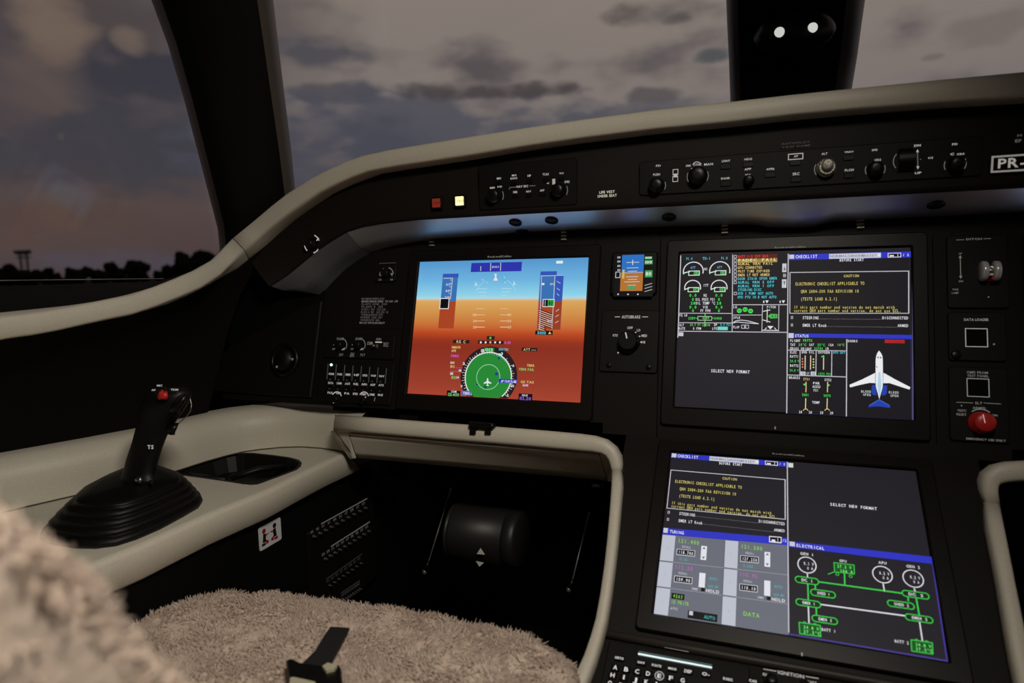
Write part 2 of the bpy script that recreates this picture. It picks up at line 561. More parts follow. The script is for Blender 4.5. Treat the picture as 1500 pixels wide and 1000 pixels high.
# ------------------------------------------------------------------ glareshield
RIM = [((1850, 80), (1850, 115), -.064), ((1700, 93), (1700, 129), -.064), ((1500, 110), (1500, 149), -.064), ((1370, 122), (1371, 157), -.064), ((1249, 134), (1251, 166), -.064),
       ((1160, 143), (1162, 174), -.064), ((1071, 153), (1074, 184), -.064), ((960, 165), (964, 194), -.064), ((860, 178), (866, 206), -.064),
       ((780, 189.5), (786, 217), -.064), ((700, 202), (707, 230), -.064), ((620, 215), (629, 241.5), -.064), ((580, 221.5), (590, 247), -.064), ((540, 230), (553, 253.5), -.064),
       ((515, 239), (531, 261), -.064), ((490, 250), (507, 271), -.064), ((465, 263), (482, 283), -.064), ((432, 284), (450, 304.5), -.064), ((410, 301), (428, 320), -.064),
       ((388, 320), (406, 338), -.064), ((366, 339), (384.5, 357), -.068), ((344, 357), (363, 376.5), -.082), ((322, 373.5), (338, 395), -.115), ((300, 388), (312, 412.5), -.158),
       ((272, 401.5), (282, 429), -.212), ((245, 413), (254, 441), -.25), ((215, 423.5), (222, 452), -.287), ((178, 433.5), (183, 463), -.327), ((136, 442), (141, 471.5), -.37), ((100, 447.5), (104, 478.5), -.4),
       ((68, 452), (71, 484.5), -.43), ((32, 456.5), (34, 490), -.46), ((0, 460), (2, 494), -.485), ((-60, 465), (-59, 503), -.53), ((-160, 474), (-160, 518), -.6)]
ringsR = []; rimB = []; rimT = []
cen = []
for a, b, y in RIM:
    T = W(*a, Y=y); B = W(*b, Y=y); cen.append((T + B) / 2)
for i, (a, b, y) in enumerate(RIM):
    T = W(*a, Y=y); B = W(*b, Y=y)
    tg = (cen[min(i + 1, len(cen) - 1)] - cen[max(i - 1, 0)]).normalized()
    ax = (T - B) / 2; dp = tg.cross(ax).normalized()
    if dp.y > 0 and i < 20: dp = -dp
    if i >= 20 and dp.x < 0: dp = -dp
    rr = .024
    n = 20; R = []
    for q in range(n):
        th = 2 * PI * q / n
        c_, s_ = math.cos(th), math.sin(th)
        R.append(cen[i] + ax * (abs(c_) ** .3 * (1 if c_ > 0 else -1)) + dp * (rr * (abs(s_) ** .4 * (1 if s_ > 0 else -1))))
    ringsR.append(R); rimB.append(B - dp * .012); rimT.append(T - dp * .012)
gs = thing('glareshield', 'black glareshield over the instrument panel with a cream padded rim', 'glareshield', (0, FACE_Y, GZ))
SPL = 21
k = MB(); k.rings(ringsR[:SPL + 1], M_CREAM); k.build('padded_rim', gs, True)
k = MB(); k.rings(ringsR[SPL:], M_CREAM); k.build('padded_rim', gs, True)
# seam between the two rim lengths
k = MB()
c0 = cen[SPL]; tg = (cen[SPL + 1] - cen[SPL - 1]).normalized()
k.rings([[c0 + (p - c0) * 1.012 + tg * o for p in ringsR[SPL]] for o in (-.0007, .0007)], M_SEAM)
k.build('rim_seam', gs, True)

# face and underside, station by station: rim bottom, face bottom, underside back
st = []
ubp = [(1222, 324.5), (1205, 328.5), (1190, 332.5), (1160, 334), (1124, 333), (1108, 329.5), (1092, 329)]
ubq = {}
for q_ in ubp:
    h_ = PAN.hit(*q_, -.003); ubq[h_.x] = h_
for x in sorted([1.02, .8, .55, .3, -.2, -.3, -.4] + list(ubq), reverse=True):
    B = None
    for p, q in zip(rimB, rimB[1:]):
        if q.x <= x <= p.x: B = p.lerp(q, (x - p.x) / (q.x - p.x))
    if B is None: B = rimB[0].copy(); B.x = x
    st.append((B, Vector((x, FACE_Y, GZ)), ubq.get(x, Vector((x, .014, .9965)))))
rb = {i: rimB[i] for i in range(len(RIM))}
for i, fb, ub in [(11, (612, 322), (640, 350)), (13, (556, 328), (598, 356)), (15, (528, 333), (568, 362)), (16, (506, 340), (545, 369)), (17, (484, 353), (524, 381)), (18, (463, 367), (506, 394)), (19, (440, 386), (488, 412)),
                  (20, (418, 404), (470, 432)), (21, (394, 419.5), (434, 427))]:
    y = RIM[i][2]
    st.append((rb[i], W(*fb, Y=min(y, FACE_Y) + .004 if i < 20 else y), PAN.hit(*ub, -.003)))
face, und = [], []
for B, Fb, Ub in st:
    face.append([B.lerp(Fb, t) for t in (0, .5, .93)] + [Fb + Vector((0, .002, 0)) + (Fb - B).normalized() * -.001, Fb + Vector((0, .006, 0))])
    p0 = Fb + Vector((0, .006, 0)); md = p0.lerp(Ub, .5); md.z = p0.z - .76 * (p0.z - Ub.z)
    und.append([p0, p0.lerp(md, .8), md.lerp(Ub, .1), md.lerp(Ub, .3), Ub])


def sheet(mb, rows, m, smooth=True):
    mb.rings(rows, m, cap=False, smooth=smooth, closed=False)


k = MB(); sheet(k, face, M_FACE); k.build('face', gs, True)
cut = len(und) - 6
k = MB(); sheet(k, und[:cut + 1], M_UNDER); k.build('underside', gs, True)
k = MB(); sheet(k, und[cut:], M_UNDER_SHADE); k.build('underside_shaded', gs, True)
# deck running forward to the windshield base
deck = []
for i in range(0, 23):
    T = rimT[i]; deck.append([T + Vector((0, .002, -.004)), T + Vector((0, .25, -.0)), Vector((T.x * 1.02, .62, max(1.0, T.z - .02))), Vector((T.x * 1.02, 1.09, 1.0))])
k = MB(); sheet(k, deck, M_DARK); k.build('top_deck', gs, True)

# ------------------------------------------------------------------ left side lining and sill
SEAM_PX = [(-160, 796), (-80, 774), (0, 752), (65, 737), (130, 722), (200, 705), (260, 690), (300, 677), (330, 668.5), (355, 662.5), (380, 659), (410, 656), (440, 655), (470, 657), (500, 661.5), (522, 667)]
ZC = .61
seam = [W(*p, Z=ZC) for p in SEAM_PX]
lip_out = []
for i, p in enumerate(seam):
    tg = (seam[min(i + 1, len(seam) - 1)] - seam[max(i - 1, 0)]).normalized(); n_ = Vector((-tg.y, tg.x, 0))
    if n_.x > 0 and i < 8: n_ = -n_
    if n_.y < 0 and i >= 8: n_ = -n_
    lip_out.append((p, n_))
low = [p + n * .05 + Vector((0, 0, .072)) for p, n in lip_out[:9]]
top = [b.copy() for b in rimB[20:]][::-1]
rows = []
NN = 24


def resample(P, n):
    L = [0]
    for a, b in zip(P, P[1:]): L.append(L[-1] + (b - a).length)
    out = []
    for i in range(n):
        s = L[-1] * i / (n - 1)
        for k_ in range(len(P) - 1):
            if s <= L[k_ + 1] + 1e-9:
                out.append(P[k_].lerp(P[k_ + 1], (s - L[k_]) / max(1e-9, L[k_ + 1] - L[k_]))); break
    return out


A = resample([Vector((-1.07, -1.6, .683))] + low, NN); Bm = resample([Vector((-.98, -1.6, .87))] + top, NN)
for a, b in zip(A, Bm):
    m1 = a.lerp(b, .5) + Vector((-.02, .0, 0))
    rows.append([b, b.lerp(m1, .6) + Vector((-.008, 0, 0)), m1, a])
lw = bpy.data.objects.new('wall_left', None); COL.objects.link(lw); lw.matrix_basis = Matrix.Translation((-1.05, -.6, 0)); struct(lw)
k = MB(); sheet(k, rows, M_DARK); k.build('lining', lw, True)
# sill shelf between the rim and the side window, with a thin bright sealing strip
sill = []
for a, b in zip(Bm, Bm):
    sill.append([b + Vector((-.02, .0, .012)), b + Vector((-.06, .02, .01)), Vector((-1.16, b.y + .03, .925)), Vector((-1.2, b.y + .03, .925)), Vector((-1.2, b.y + .03, .86))])
k = MB(); sheet(k, sill, M_VOID); k.build('sill', lw, True)
k = MB(); k.box((-1.22, -.75, .45), (.05, 3.3, .9), M_DARK); k.build('outer_skin', lw, True)
k = MB(); k.box((-1.2, -1.72, 1.2), (.06, 1.3, .64), M_DARK); k.build('rear_lining', lw, True)
s0 = W(-140, 412.5, X=-1.15); s1 = W(240, 408.3, X=-1.15)
k = MB(); k.tube([s0, s0.lerp(s1, .5), s1], .0011, M_STEEL, 8); k.build('sealing_strip', lw, True)

# ------------------------------------------------------------------ window posts and glass
EDG = 6
def post(name, sec, label):
    R = []
    for (lx, ly), (rx, ry), D in sec:
        Lp = W(lx, ly, D=D); Rp = W(rx, ry, D=D)
        x = (Rp - Lp) / 2; c = (Lp + Rp) / 2; back = (c - CAM).normalized()
        half_ = [(1, .0), (.985, -.025), (.955, -.055), (.91, -.08), (.85, -.1), (.77, -.115), (.67, -.124), (.55, -.129), (.38, -.132)]
        prof = [(-1, .03)] + [(-q_, h_) for q_, h_ in half_] + [(0, -.133)] + half_[::-1] + [(1, .03), (.9, .06), (-.9, .06)]
        R.append([c + x * a + back * b for a, b in prof])
    n = len(R[0])
    out = []
    for sel, m, nm in ((range(EDG, 20 - EDG), M_POST, 'post_cover'), (range(1, EDG + 1), M_POST_LIT, 'lit_edge'), (range(19 - EDG, 19), M_POST_LIT, 'lit_edge'), ([18, 19, 20, 21, 22, 0, 1], M_POST, 'window_seal')):
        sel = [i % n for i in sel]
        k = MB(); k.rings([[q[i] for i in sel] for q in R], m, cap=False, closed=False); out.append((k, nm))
    return out


def put(parts, par):
    for k, nm in parts: k.build(nm, par, True)


lp = bpy.data.objects.new('trim_1', None); COL.objects.link(lp); lp.matrix_basis = Matrix.Translation(W(378, 345, D=1.25)); struct(lp)
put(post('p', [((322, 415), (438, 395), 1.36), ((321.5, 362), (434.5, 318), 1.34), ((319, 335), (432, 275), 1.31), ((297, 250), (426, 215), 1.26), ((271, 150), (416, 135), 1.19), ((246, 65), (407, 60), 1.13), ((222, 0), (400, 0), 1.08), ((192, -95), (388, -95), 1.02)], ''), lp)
cp = bpy.data.objects.new('trim_2', None); COL.objects.link(cp); cp.matrix_basis = Matrix.Translation(W(1158, 170, D=1.25)); struct(cp)
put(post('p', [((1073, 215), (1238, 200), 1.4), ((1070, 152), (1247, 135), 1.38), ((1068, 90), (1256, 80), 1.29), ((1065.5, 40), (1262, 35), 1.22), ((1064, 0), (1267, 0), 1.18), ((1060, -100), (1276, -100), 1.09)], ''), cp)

M_GLASS = bpy.data.materials.new('window_glass'); M_GLASS.use_nodes = True
nt = M_GLASS.node_tree; nt.nodes.remove(nt.nodes['Principled BSDF'])
tr = nt.nodes.new('ShaderNodeBsdfTransparent'); tr.inputs[0].default_value = (.97, .97, .97, 1)
gl = nt.nodes.new('ShaderNodeBsdfGlossy'); gl.inputs['Roughness'].default_value = .02
fr_ = nt.nodes.new('ShaderNodeFresnel'); fr_.inputs[0].default_value = 1.25
mx = nt.nodes.new('ShaderNodeMixShader')
nt.links.new(fr_.outputs[0], mx.inputs[0]); nt.links.new(tr.outputs[0], mx.inputs[1]); nt.links.new(gl.outputs[0], mx.inputs[2])
nt.links.new(mx.outputs[0], nt.nodes['Material Output'].inputs['Surface'])


def pane(name, c):
    """four corners: bottom-left, bottom-right, top-right, top-left"""
    bl, br, tr_, tl = c; n = 8; k = MB(); nrm = (br - bl).cross(tl - bl).normalized()
    lay = []
    for o in (0, .008):
        lay.append([[bl.lerp(br, i / n).lerp(tl.lerp(tr_, i / n), j / n) + nrm * o for i in range(n + 1)] for j in range(n + 1)])
    for l in lay: k.rings(l, M_GLASS, cap=False, closed=False)
    o = k.build(name, org=(bl + br) / 2); struct(o)
    return o


pane('window_1', [W(-420, 425, X=-1.16), W(335, 430, D=1.38), W(205, -110, D=1.04), W(-420, -180, X=-1.1)])
pane('window_2', [W(420, 420, D=1.38), W(1085, 235, D=1.42), W(1072, -110, D=1.11), W(372, -110, D=1.04)])
pane('window_3', [W(1230, 215, D=1.42), W(1800, 160, D=1.45), W(1760, -110, D=1.18), W(1262, -110, D=1.11)])

# ------------------------------------------------------------------ main instrument panel
panel = thing('instrument_panel', 'wide black main instrument panel leaning forward under the glareshield', 'panel', PAN)
k = MB()
k.prism([(-.86, -.262), (-.108, -.262), (-.108, -HINGE), (.415, -HINGE), (.415, -.262), (1.17, -.262), (1.17, .1), (-.86, .1)], -.03, -.003, M_PANEL)
k.build('panel_plate', panel)
for (a, b), (c, e) in [((873, 352), (868, 622)), ((968, 352), (962, 640)), ((1366, 345), (1372, 650))]:
    d = Draw(PAN, -.0028); d.seg([(a, b), (c, e)], 1.6, M_VOID); d.mb.build('panel_joint', panel)

# outboard panel left of the main panel, separated by a raised vertical edge
xl = PAN.loc(473, 440)[0]
sp_ = [PAN.loc(*q) for q in ((473, 441), (440, 452), (415, 464), (392, 479), (340, 508), (296, 540))]
k = MB(); k.prism([(sp_[-1][0], -.25), (xl, -.25)] + sp_, -.0029, .004, M_PANEL, .002); k.build('side_plate', panel)
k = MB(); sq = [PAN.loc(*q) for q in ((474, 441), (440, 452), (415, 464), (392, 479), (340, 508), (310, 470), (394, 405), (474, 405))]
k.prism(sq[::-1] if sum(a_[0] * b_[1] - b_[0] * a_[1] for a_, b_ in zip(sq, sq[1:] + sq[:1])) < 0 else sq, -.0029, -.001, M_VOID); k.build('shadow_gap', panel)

# centre pedestal
ped = thing('centre_pedestal', 'black centre pedestal sloping down below the upper middle screen', 'pedestal', (0, -.2, 0))
hp = LOW.loc(890, 932)[1]
Lx = .225
k = MB()
topl = [Vector((s * Lx, 0, 0)) + (ORG + _y * HINGE + Vector((-ORG.x, 0, 0))) - _z * -.003 for s in (-1, 1)]
mid = [LOW.pt(s * Lx + .1548, hp, -.004) for s in (-1, 1)]
kf = [KEY.pt(s * Lx + .15, -.22, -.004) for s in (-1, 1)]
fl = [Vector((s * Lx, kf[0].y, .0)) for s in (-1, 1)]; flb = [Vector((s * Lx, .3, .0)) for s in (-1, 1)]; tb = [Vector((s * Lx, .3, .62)) for s in (-1, 1)]
R0 = [topl[0], mid[0], kf[0], fl[0], flb[0], tb[0]]; R1 = [topl[1], mid[1], kf[1], fl[1], flb[1], tb[1]]
k.rings([R0, R1], M_PANEL, smooth=False); k.build('pedestal_body', ped, True)
k = MB(); yr = LOW.loc(1080, 962)[1]
k.tube([LOW.pt(x_ + .1548, yr, -.004) for x_ in (-.212, -.1, .1, .212)], .0075, M_RIDGE, 12, up=LOW.n, flat=.7); k.build('screen_foot_ridge', ped, True)
# ------------------------------------------------------------------ side console
con = thing('side_console', 'cream side console with an upright back wall left of the seat', 'console', (-.9, -.4, 0))
RID_PX = [(0, 880), (83, 843), (200, 797), (300, 752), (387, 717), (440, 691), (476, 674), (500, 664)]
ridge = [Vector((-.775, -1.45, ZC))] + [W(*p, Z=ZC) for p in RID_PX]
wallp = [Vector((-1.05, -1.45, ZC))] + seam[:]
TRAY_PX = [(254, 691.5), (262, 685.5), (308, 671), (330, 665.8), (344, 664), (358, 663.6), (373, 664), (400, 667), (425, 670.5), (438, 674), (442, 678), (441, 683), (435, 688), (410, 697.5), (384, 707), (377, 709.3), (368, 710), (356, 709), (344, 707), (300, 700.5), (262, 695.5), (255, 694)]
tray = [W(*p, Z=ZC) for p in TRAY_PX]
tc_ = sum(tray, Vector()) / len(tray)
hole = [tc_ + (p - tc_) * .985 for p in tray]
outer = ridge + wallp[::-1]
tris = tessellate_polygon([[Vector((p.x, p.y, 0)) for p in outer], [Vector((p.x, p.y, 0)) for p in hole]])
vs = outer + hole
k = MB(); fs = []
for t_ in tris:
    a, b, c = (vs[i] for i in t_)
    fs.append(tuple(t_) if (b - a).cross(c - a).z > 0 else tuple(t_[::-1]))
k.add(vs, fs, M_CREAM)
# rounded ridge and inner fascia
rows = []
for i, p in enumerate(ridge):
    rows.append([p, p + Vector((.004, 0, -.0008)), p + Vector((.0075, 0, -.003)), p + Vector((.0095, 0, -.007)), p + Vector((.009, 0, -.02)), p + Vector((.0045, 0, -.043)), p + Vector((.001, 0, -.046)), p + Vector((-.02, 0, -.046))])
    if i == len(ridge) - 1:
        rows.append([q + Vector((.002 * (ZC - q.z) / .046, .05 * (ZC - q.z) / .046, 0)) for q in rows[-1]])
sheet(k, rows, M_CREAM)
k.build('console_top', con, True)
# upright back wall with a rolled top
rows = []
ext = [(Vector((-1.05, -1.45, ZC)), Vector((-1, 0, 0)))] + lip_out
for p, n in ext:
    rows.append([p + n * a + Vector((0, 0, h)) for a, h in ((0, .0008), (.002, .03), (.003, .044), (.0065, .055), (.013, .065), (.022, .0715), (.032, .0745), (.045, .0755), (.062, .075))])
k = MB(); sheet(k, rows, M_CREAM); k.build('back_wall', con, True)
k = MB(); k.tube([p + Vector((0, 0, .0012)) for p, n in ext], .0011, M_SEAM, 6); k.build('wall_seam', con, True)
k = MB()
k.box((-.785, -.74, .285), (.06, 1.42, .56), M_VOID)
k.build('inner_panel', con, True)

# storage tray
tr_o = thing('storage_tray', 'black recessed storage tray in the cream console ahead of the sidestick', 'tray', tc_)
k = MB()
rimo = [p + Vector((0, 0, .0012)) for p in tray]; rimi = [tc_ + (p - tc_) * .95 + Vector((0, 0, .001)) for p in tray]
flo = [tc_ + (p - tc_) * .86 + Vector((0, 0, -.03)) for p in tray]
k.rings([[p + Vector((0, 0, -.002)) for p in tray], rimo, rimi, [tc_ + (p - tc_) * .93 + Vector((0, 0, -.006)) for p in tray], flo], M_RUB, cap=False, smooth=False)
k.add(flo, [tuple(range(len(flo)))], M_RUB)
k.build('bowl', tr_o, True)
k = MB()
a, b = W(338, 690, Z=ZC), W(420, 674, Z=ZC)
k.tube([a + Vector((0, 0, -.012)), a.lerp(b, .5) + Vector((0, 0, -.006)), b + Vector((0, 0, -.012))], .005, M_RUB, 10); k.build('divider', tr_o, True)
k = MB(); a, b = W(275, 688, Z=ZC), W(330, 696, Z=ZC)
k.tube([a + Vector((0, 0, -.008)), b + Vector((0, 0, -.008))], .004, M_RUB, 10); k.build('grip_ridge', tr_o, True)

# ------------------------------------------------------------------ sidestick
stick = thing('sidestick', 'black sidestick with a red thumb button and ribbed rubber boot on the cream console', 'sidestick', (-.87, -.42, ZC))
BP = [(58, 790), (62, 781), (76, 768), (104, 742), (140, 722), (172, 708), (205, 699), (240, 700), (276, 713), (294, 727), (297.5, 735), (292, 743), (270, 756), (235, 775), (200, 790), (170, 799.5), (140, 803.5), (110, 803), (84, 799), (68, 796)]
bas = [W(*p, Z=ZC + .001) for p in BP]
bc = sum(bas, Vector()) / len(bas)
topc = W(206, 713, Z=ZC + .043)
R = []
steps = [(.985, -.001, 0), (1.0, .003, 0), (.99, .007, 0), (.93, .009, .05), (.90, .0095, .1), (.925, .012, .12), (.925, .0155, .12), (.86, .018, .2), (.83, .0185, .25), (.852, .021, .28), (.85, .0245, .28), (.78, .027, .4),
         (.75, .0275, .42), (.772, .030, .45), (.768, .0335, .45), (.70, .036, .55), (.64, .0365, .58), (.655, .039, .6), (.63, .0415, .65), (.5, .043, .75), (.33, .0445, .9), (.2, .046, 1.0)]
for s, z, t in steps:
    c = bc.lerp(Vector((topc.x, topc.y, bc.z)), t * .55)
    R.append([Vector((c.x + (p.x - bc.x) * s, c.y + (p.y - bc.y) * s, bc.z + z)) for p in bas])
k = MB(); k.rings(R, M_RUB); k.build('boot', stick, True)
DS = .9
def around(px, py, hw, dep, D, tilt=0, n=24):
    c = W(px, py, D=D); r = hw / F_PX * D; v = (c - CAM).normalized(); rt = cx
    up_ = cy * -1
    return [c + rt * (r * math.cos(2 * PI * i / n)) + v * (r * dep * math.sin(2 * PI * i / n)) + up_ * (tilt * r * math.cos(2 * PI * i / n)) for i in range(n)]


k = MB()
k.rings([around(206, 716, 33, .8, .9), around(205, 708, 31, .8, .9), around(203, 700, 26, .8, .9), around(204, 692, 24.5, .8, .9), around(208, 675, 23.5, .8, .9, -.1), around(215, 653, 22.5, .85, .9, -.15), around(222, 632, 23.5, .9, .9, -.2),
         around(228, 618, 26, .95, .9, -.2), around(233, 606, 29.5, 1, .9, -.15), around(239, 594, 34, 1, .9, -.05), around(243.5, 584, 36.5, .95, .9, .05), around(245.5, 576, 35.5, .9, .9, .1), around(245, 570.5, 30, .85, .9, .1), around(244.5, 567.5, 21, .8, .9, .05)], M_RUB)
grip = k.build('grip', stick, True)
k = MB()
k.rings([around(258, 607, 5, 1, .868), around(255, 600, 8, 1, .866), around(262, 590, 9, 1, .866), around(267, 581, 7, 1, .866), around(268, 577, 3, 1, .868)], M_KNOB); k.build('palm_shelf', grip, True)
k = MB(); k.rings([around(252, 637, 4, 1, .885), around(250, 632, 7, 1, .885), around(252, 626, 8, 1, .885), around(257, 619, 5, 1, .89)], M_KNOB); k.build('trigger', grip, True)
k = MB(); k.rings([around(238.5, 585, 7, 1, .868), around(238.5, 580, 8.2, 1, .866), around(239, 574, 6.2, 1, .868), around(239.5, 570.5, 2.5, 1, .872)], M_RED); k.build('red_button', grip, True)
k = MB(); k.rings([around(241.5, 572, 1.6, 1, .862), around(242, 565, 1.6, 1, .864)], M_RUB); k.build('trim_switch', grip, True)
k = MB(); pth = [W(x, y, D=.895) for x, y in [(266, 567), (273, 572), (278, 582), (280.5, 593), (279, 602), (273, 610), (265, 617), (257, 625), (253, 631)]]
k.tube(pth, .0008, M_STEEL, 8); k.build('wire_guard', grip, True)
k = MB(); k.rings([around(203, 709, 4.5, 1, .868), around(203, 703, 5.5, 1, .866), around(204, 698, 3.5, 1, .868)], M_STEEL)
k.rings([around(220, 712, 3, 1, .868), around(221, 707, 4, 1, .866), around(221, 703, 2, 1, .868)], M_KNOB); k.build('collar_screw', stick, True)
g = Frame(W(220, 654, D=.876), cx, -cy)
d = Draw(g, 0); d.text('TS', 216, 654.5, 225, 5.5, T_W, 1)
for v in range(len(d.mb.v)): d.mb.v[v] = g.m4() @ d.mb.v[v]
d.mb.build('lettering', stick, True)
for s_, x, y, x2, h in (('AP', 222, 571, 228, 2.6), ('MIC', 230, 564.5, 238, 2.6), ('TRIM', 250, 570.5, 261, 2.6)):
    g2 = Frame(W(x, y, D=.866), cx, -cy); d = Draw(g2, 0); d.text(s_, x, y, x2, h, T_W, 1)
    for v in range(len(d.mb.v)): d.mb.v[v] = g2.m4() @ d.mb.v[v]
    d.mb.build('lettering', stick, True)

# ------------------------------------------------------------------ circuit breakers and placard on the console inner panel
CBX = -.7545
CBF = Frame((CBX, -.2, .5), (0, 1, 0), (0, 0, 1))
cb = thing('circuit_breaker_panel', 'black circuit breaker panel with rows of small buttons below the cream console', 'panel', CBF.at(510, 800))
f = CBF.at(510, 800)
x0, y0, x1, y1 = rel(f, 448, 772, 552, 855)
k = MB(); k.prism(rrect(x0, f.loc(530, 860)[1], x1, f.loc(545, 722)[1], .004), 0, .003, M_UNIT, .001); k.build('plate', cb)
T_F = emi(95, 92, 90); T_FF = emi(38, 36, 36); T_FM = emi(66, 63, 62)
rowsb = [((470.5, 767), (537.5, 730), T_F), ((485, 800), (541.5, 764), T_F), ((478, 848), (530, 811), T_FF), ((500, 868), (527, 850), T_FF)]
d = Draw(f, .0032)
M_CB = mat('breaker_grey', (26, 25, 25), .5)
for ri, (a, b, c) in enumerate(rowsb):
    d.seg([a, b], .9, c, 1)
    n = 8
    for i in range(-2, n):
        t = (i + .35) / n; x = a[0] + (b[0] - a[0]) * t; y = a[1] + (b[1] - a[1]) * t + 5.5
        if i < 0 and ri > 1: continue
        d.text(random.choice(['FMS', 'NAV', 'AP', 'PCU', 'ACP', 'DC', 'EM', 'BUS']), x - 2, y, x + 2.2, 2.6, c if c is not T_F else T_FM, 2)
        lx, ly = f.loc(x, y + 5)
        k = MB(); k.lathe([(.0042, .0025), (.0042, .005), (.0028, .0055), (.0028, .010), (.002, .011)], M_CB if ri < 2 else M_KNOB, 12, (lx, ly, 0)); k.build('breaker', cb)
d.mb.build('lettering', cb)
pf = CBF.at(395, 782)
pl = thing('warning_placard', 'small white warning placard with red and black figures below the console edge', 'placard', pf)
d = Draw(pf, .0006)
M_PL = mat('placard_white', (205, 205, 208), .5); M_PR = mat('placard_red', (140, 25, 35), .5); M_PB = mat('placard_black', (20, 18, 18), .5)
x0, y0, x1, y1 = rel(pf, 378, 772, 412.5, 791)
k = MB(); k.prism(rrect(x0, -.0185, x1, .0185, .003), -.0005, .0006, M_PL); k.build('plate', pl)
for ox, flip in ((-.5, 1), (.42, -1)):
    w_ = x1 * ox
    P = MB(); P = d.mb; z = .0009
    q = lambda x, y: (w_ + x * flip, y, z)
    P.add([q(.004 * math.cos(i * PI / 8), .010 + .004 * math.sin(i * PI / 8)) for i in range(16)], [tuple(range(16))], M_PB if flip < 0 else M_PR)
    P.add([q(-.004, -.008), q(.003, -.008), q(.004, .005), q(-.002, .006)], [(0, 1, 2, 3)], M_PB)
    P.add([q(.003, -.012), q(.009, -.012), q(.009, -.008), q(.003, -.005)], [(0, 1, 2, 3)], M_PR)
    P.add([q(-.006, -.013), q(.002, -.013), q(.002, -.009), q(-.006, -.009)], [(0, 1, 2, 3)], M_PR if flip < 0 else M_PB)
    P.add([q(.003, .000), q(.010, .003), q(.010, .0045), q(.003, .003)], [(0, 1, 2, 3)], M_PR)
d.mb.build('figures', pl)

# ------------------------------------------------------------------ stowage drawer and cream surround of the leg bay
def profile_rail(path, half, out, m, nrm, n=16, flat=.6):
    """rounded rail: half = half width across the path in its surface, out = how far it stands proud"""
    R = []
    for i, p in enumerate(path):
        t = (path[min(i + 1, len(path) - 1)] - path[max(i - 1, 0)]).normalized()
        nn = nrm[i] if isinstance(nrm, list) else nrm
        s = t.cross(nn).normalized(); nn = s.cross(t).normalized(); h = half[i] if isinstance(half, list) else half
        R.append([p + s * (h * math.copysign(abs(math.cos(2 * PI * q / n)) ** flat, math.cos(2 * PI * q / n))) + nn * (out * math.copysign(abs(math.sin(2 * PI * q / n)) ** flat, math.sin(2 * PI * q / n))) for q in range(n)])
    k = MB(); k.rings(R, m); return k


PN = PAN.n
sur = thing('leg_bay_surround', 'cream padded rail framing the dark leg bay, beside the middle screens', 'trim rail', PAN.hit(880, 640, .02))
tp = [(497, 619.5), (560, 624.5), (640, 631), (720, 637), (800, 643.5), (850, 648), (872, 650.5), (886, 654), (896, 661), (902, 671), (904.5, 681), (905.5, 690)]
hw = [12, 12, 12.4, 12.8, 13, 13, 12.5, 11.5, 10.5, 9.8, 9.2, 8.8]
pth = [PAN.hit(*p, .022) for p in tp]
k = profile_rail(pth, [h / F_PX * (p - CAM).dot(cz) * (1.0) for h, p in zip(hw, pth)], .016, M_CREAM, PN); k.build('top_rail', sur, True)
lp_ = [(905.6, 691.5), (904.5, 715), (901.5, 755), (898, 795), (893.5, 835), (888, 875), (881.5, 912), (874, 940), (865, 968), (855, 992), (842, 1022), (828, 1050)]
pth = [PAN.hit(*lp_[0], .022)]; nr = [PN]
for p in lp_[1:]:
    a = LOW.hit(*p, .008); b = KEY.hit(*p, .008)
    pth.append(a if LOW.loc(*p)[1] > hp else b); nr.append(LOW.n if LOW.loc(*p)[1] > hp else KEY.n)
hw = [8.6, 8.4, 8.2, 8.2, 8.2, 8.4, 8.8, 9.2, 10, 11, 12, 13]
k = profile_rail(pth, [h / F_PX * (p - CAM).dot(cz) for h, p in zip(hw, pth)], .012, M_CREAM, nr); k.build('side_rail', sur, True)
sur2 = thing('leg_bay_surround', 'cream padded rail framing the dark leg bay at the right edge, beyond the lower screen', 'trim rail', PAN.hit(1445, 690, .02))
tp = [(1620, 690), (1540, 689), (1500, 689.5), (1475, 691), (1460, 694), (1450, 700), (1446.5, 708), (1446, 718), (1449, 738)]
hw = [15, 15, 15, 15, 14.5, 13, 11.5, 11, 11]
pth = [PAN.hit(*p, .022) for p in tp][::-1]; hw = hw[::-1]
k = profile_rail(pth, [h / F_PX * (p - CAM).dot(cz) for h, p in zip(hw, pth)], .016, M_CREAM, PN); k.build('top_rail', sur2, True)
lp_ = [(1449.2, 739.5), (1457, 780), (1465, 820), (1472, 857), (1478.5, 892), (1485, 928), (1492, 964), (1500, 1000), (1512, 1050)]
pth = []; nr = []
for p in lp_:
    a = LOW.hit(*p, .008); b = KEY.hit(*p, .008); lowp = LOW.loc(*p)[1] > hp
    pth.append(a if lowp else b); nr.append(LOW.n if lowp else KEY.n)
pth[0] = PAN.hit(*lp_[0], .022)
k = profile_rail(pth, [h / F_PX * (p - CAM).dot(cz) for h, p in zip([11, 11, 11, 11, 11.5, 12, 12.5, 13, 14], pth)], .012, M_CREAM, nr); k.build('side_rail', sur2, True)

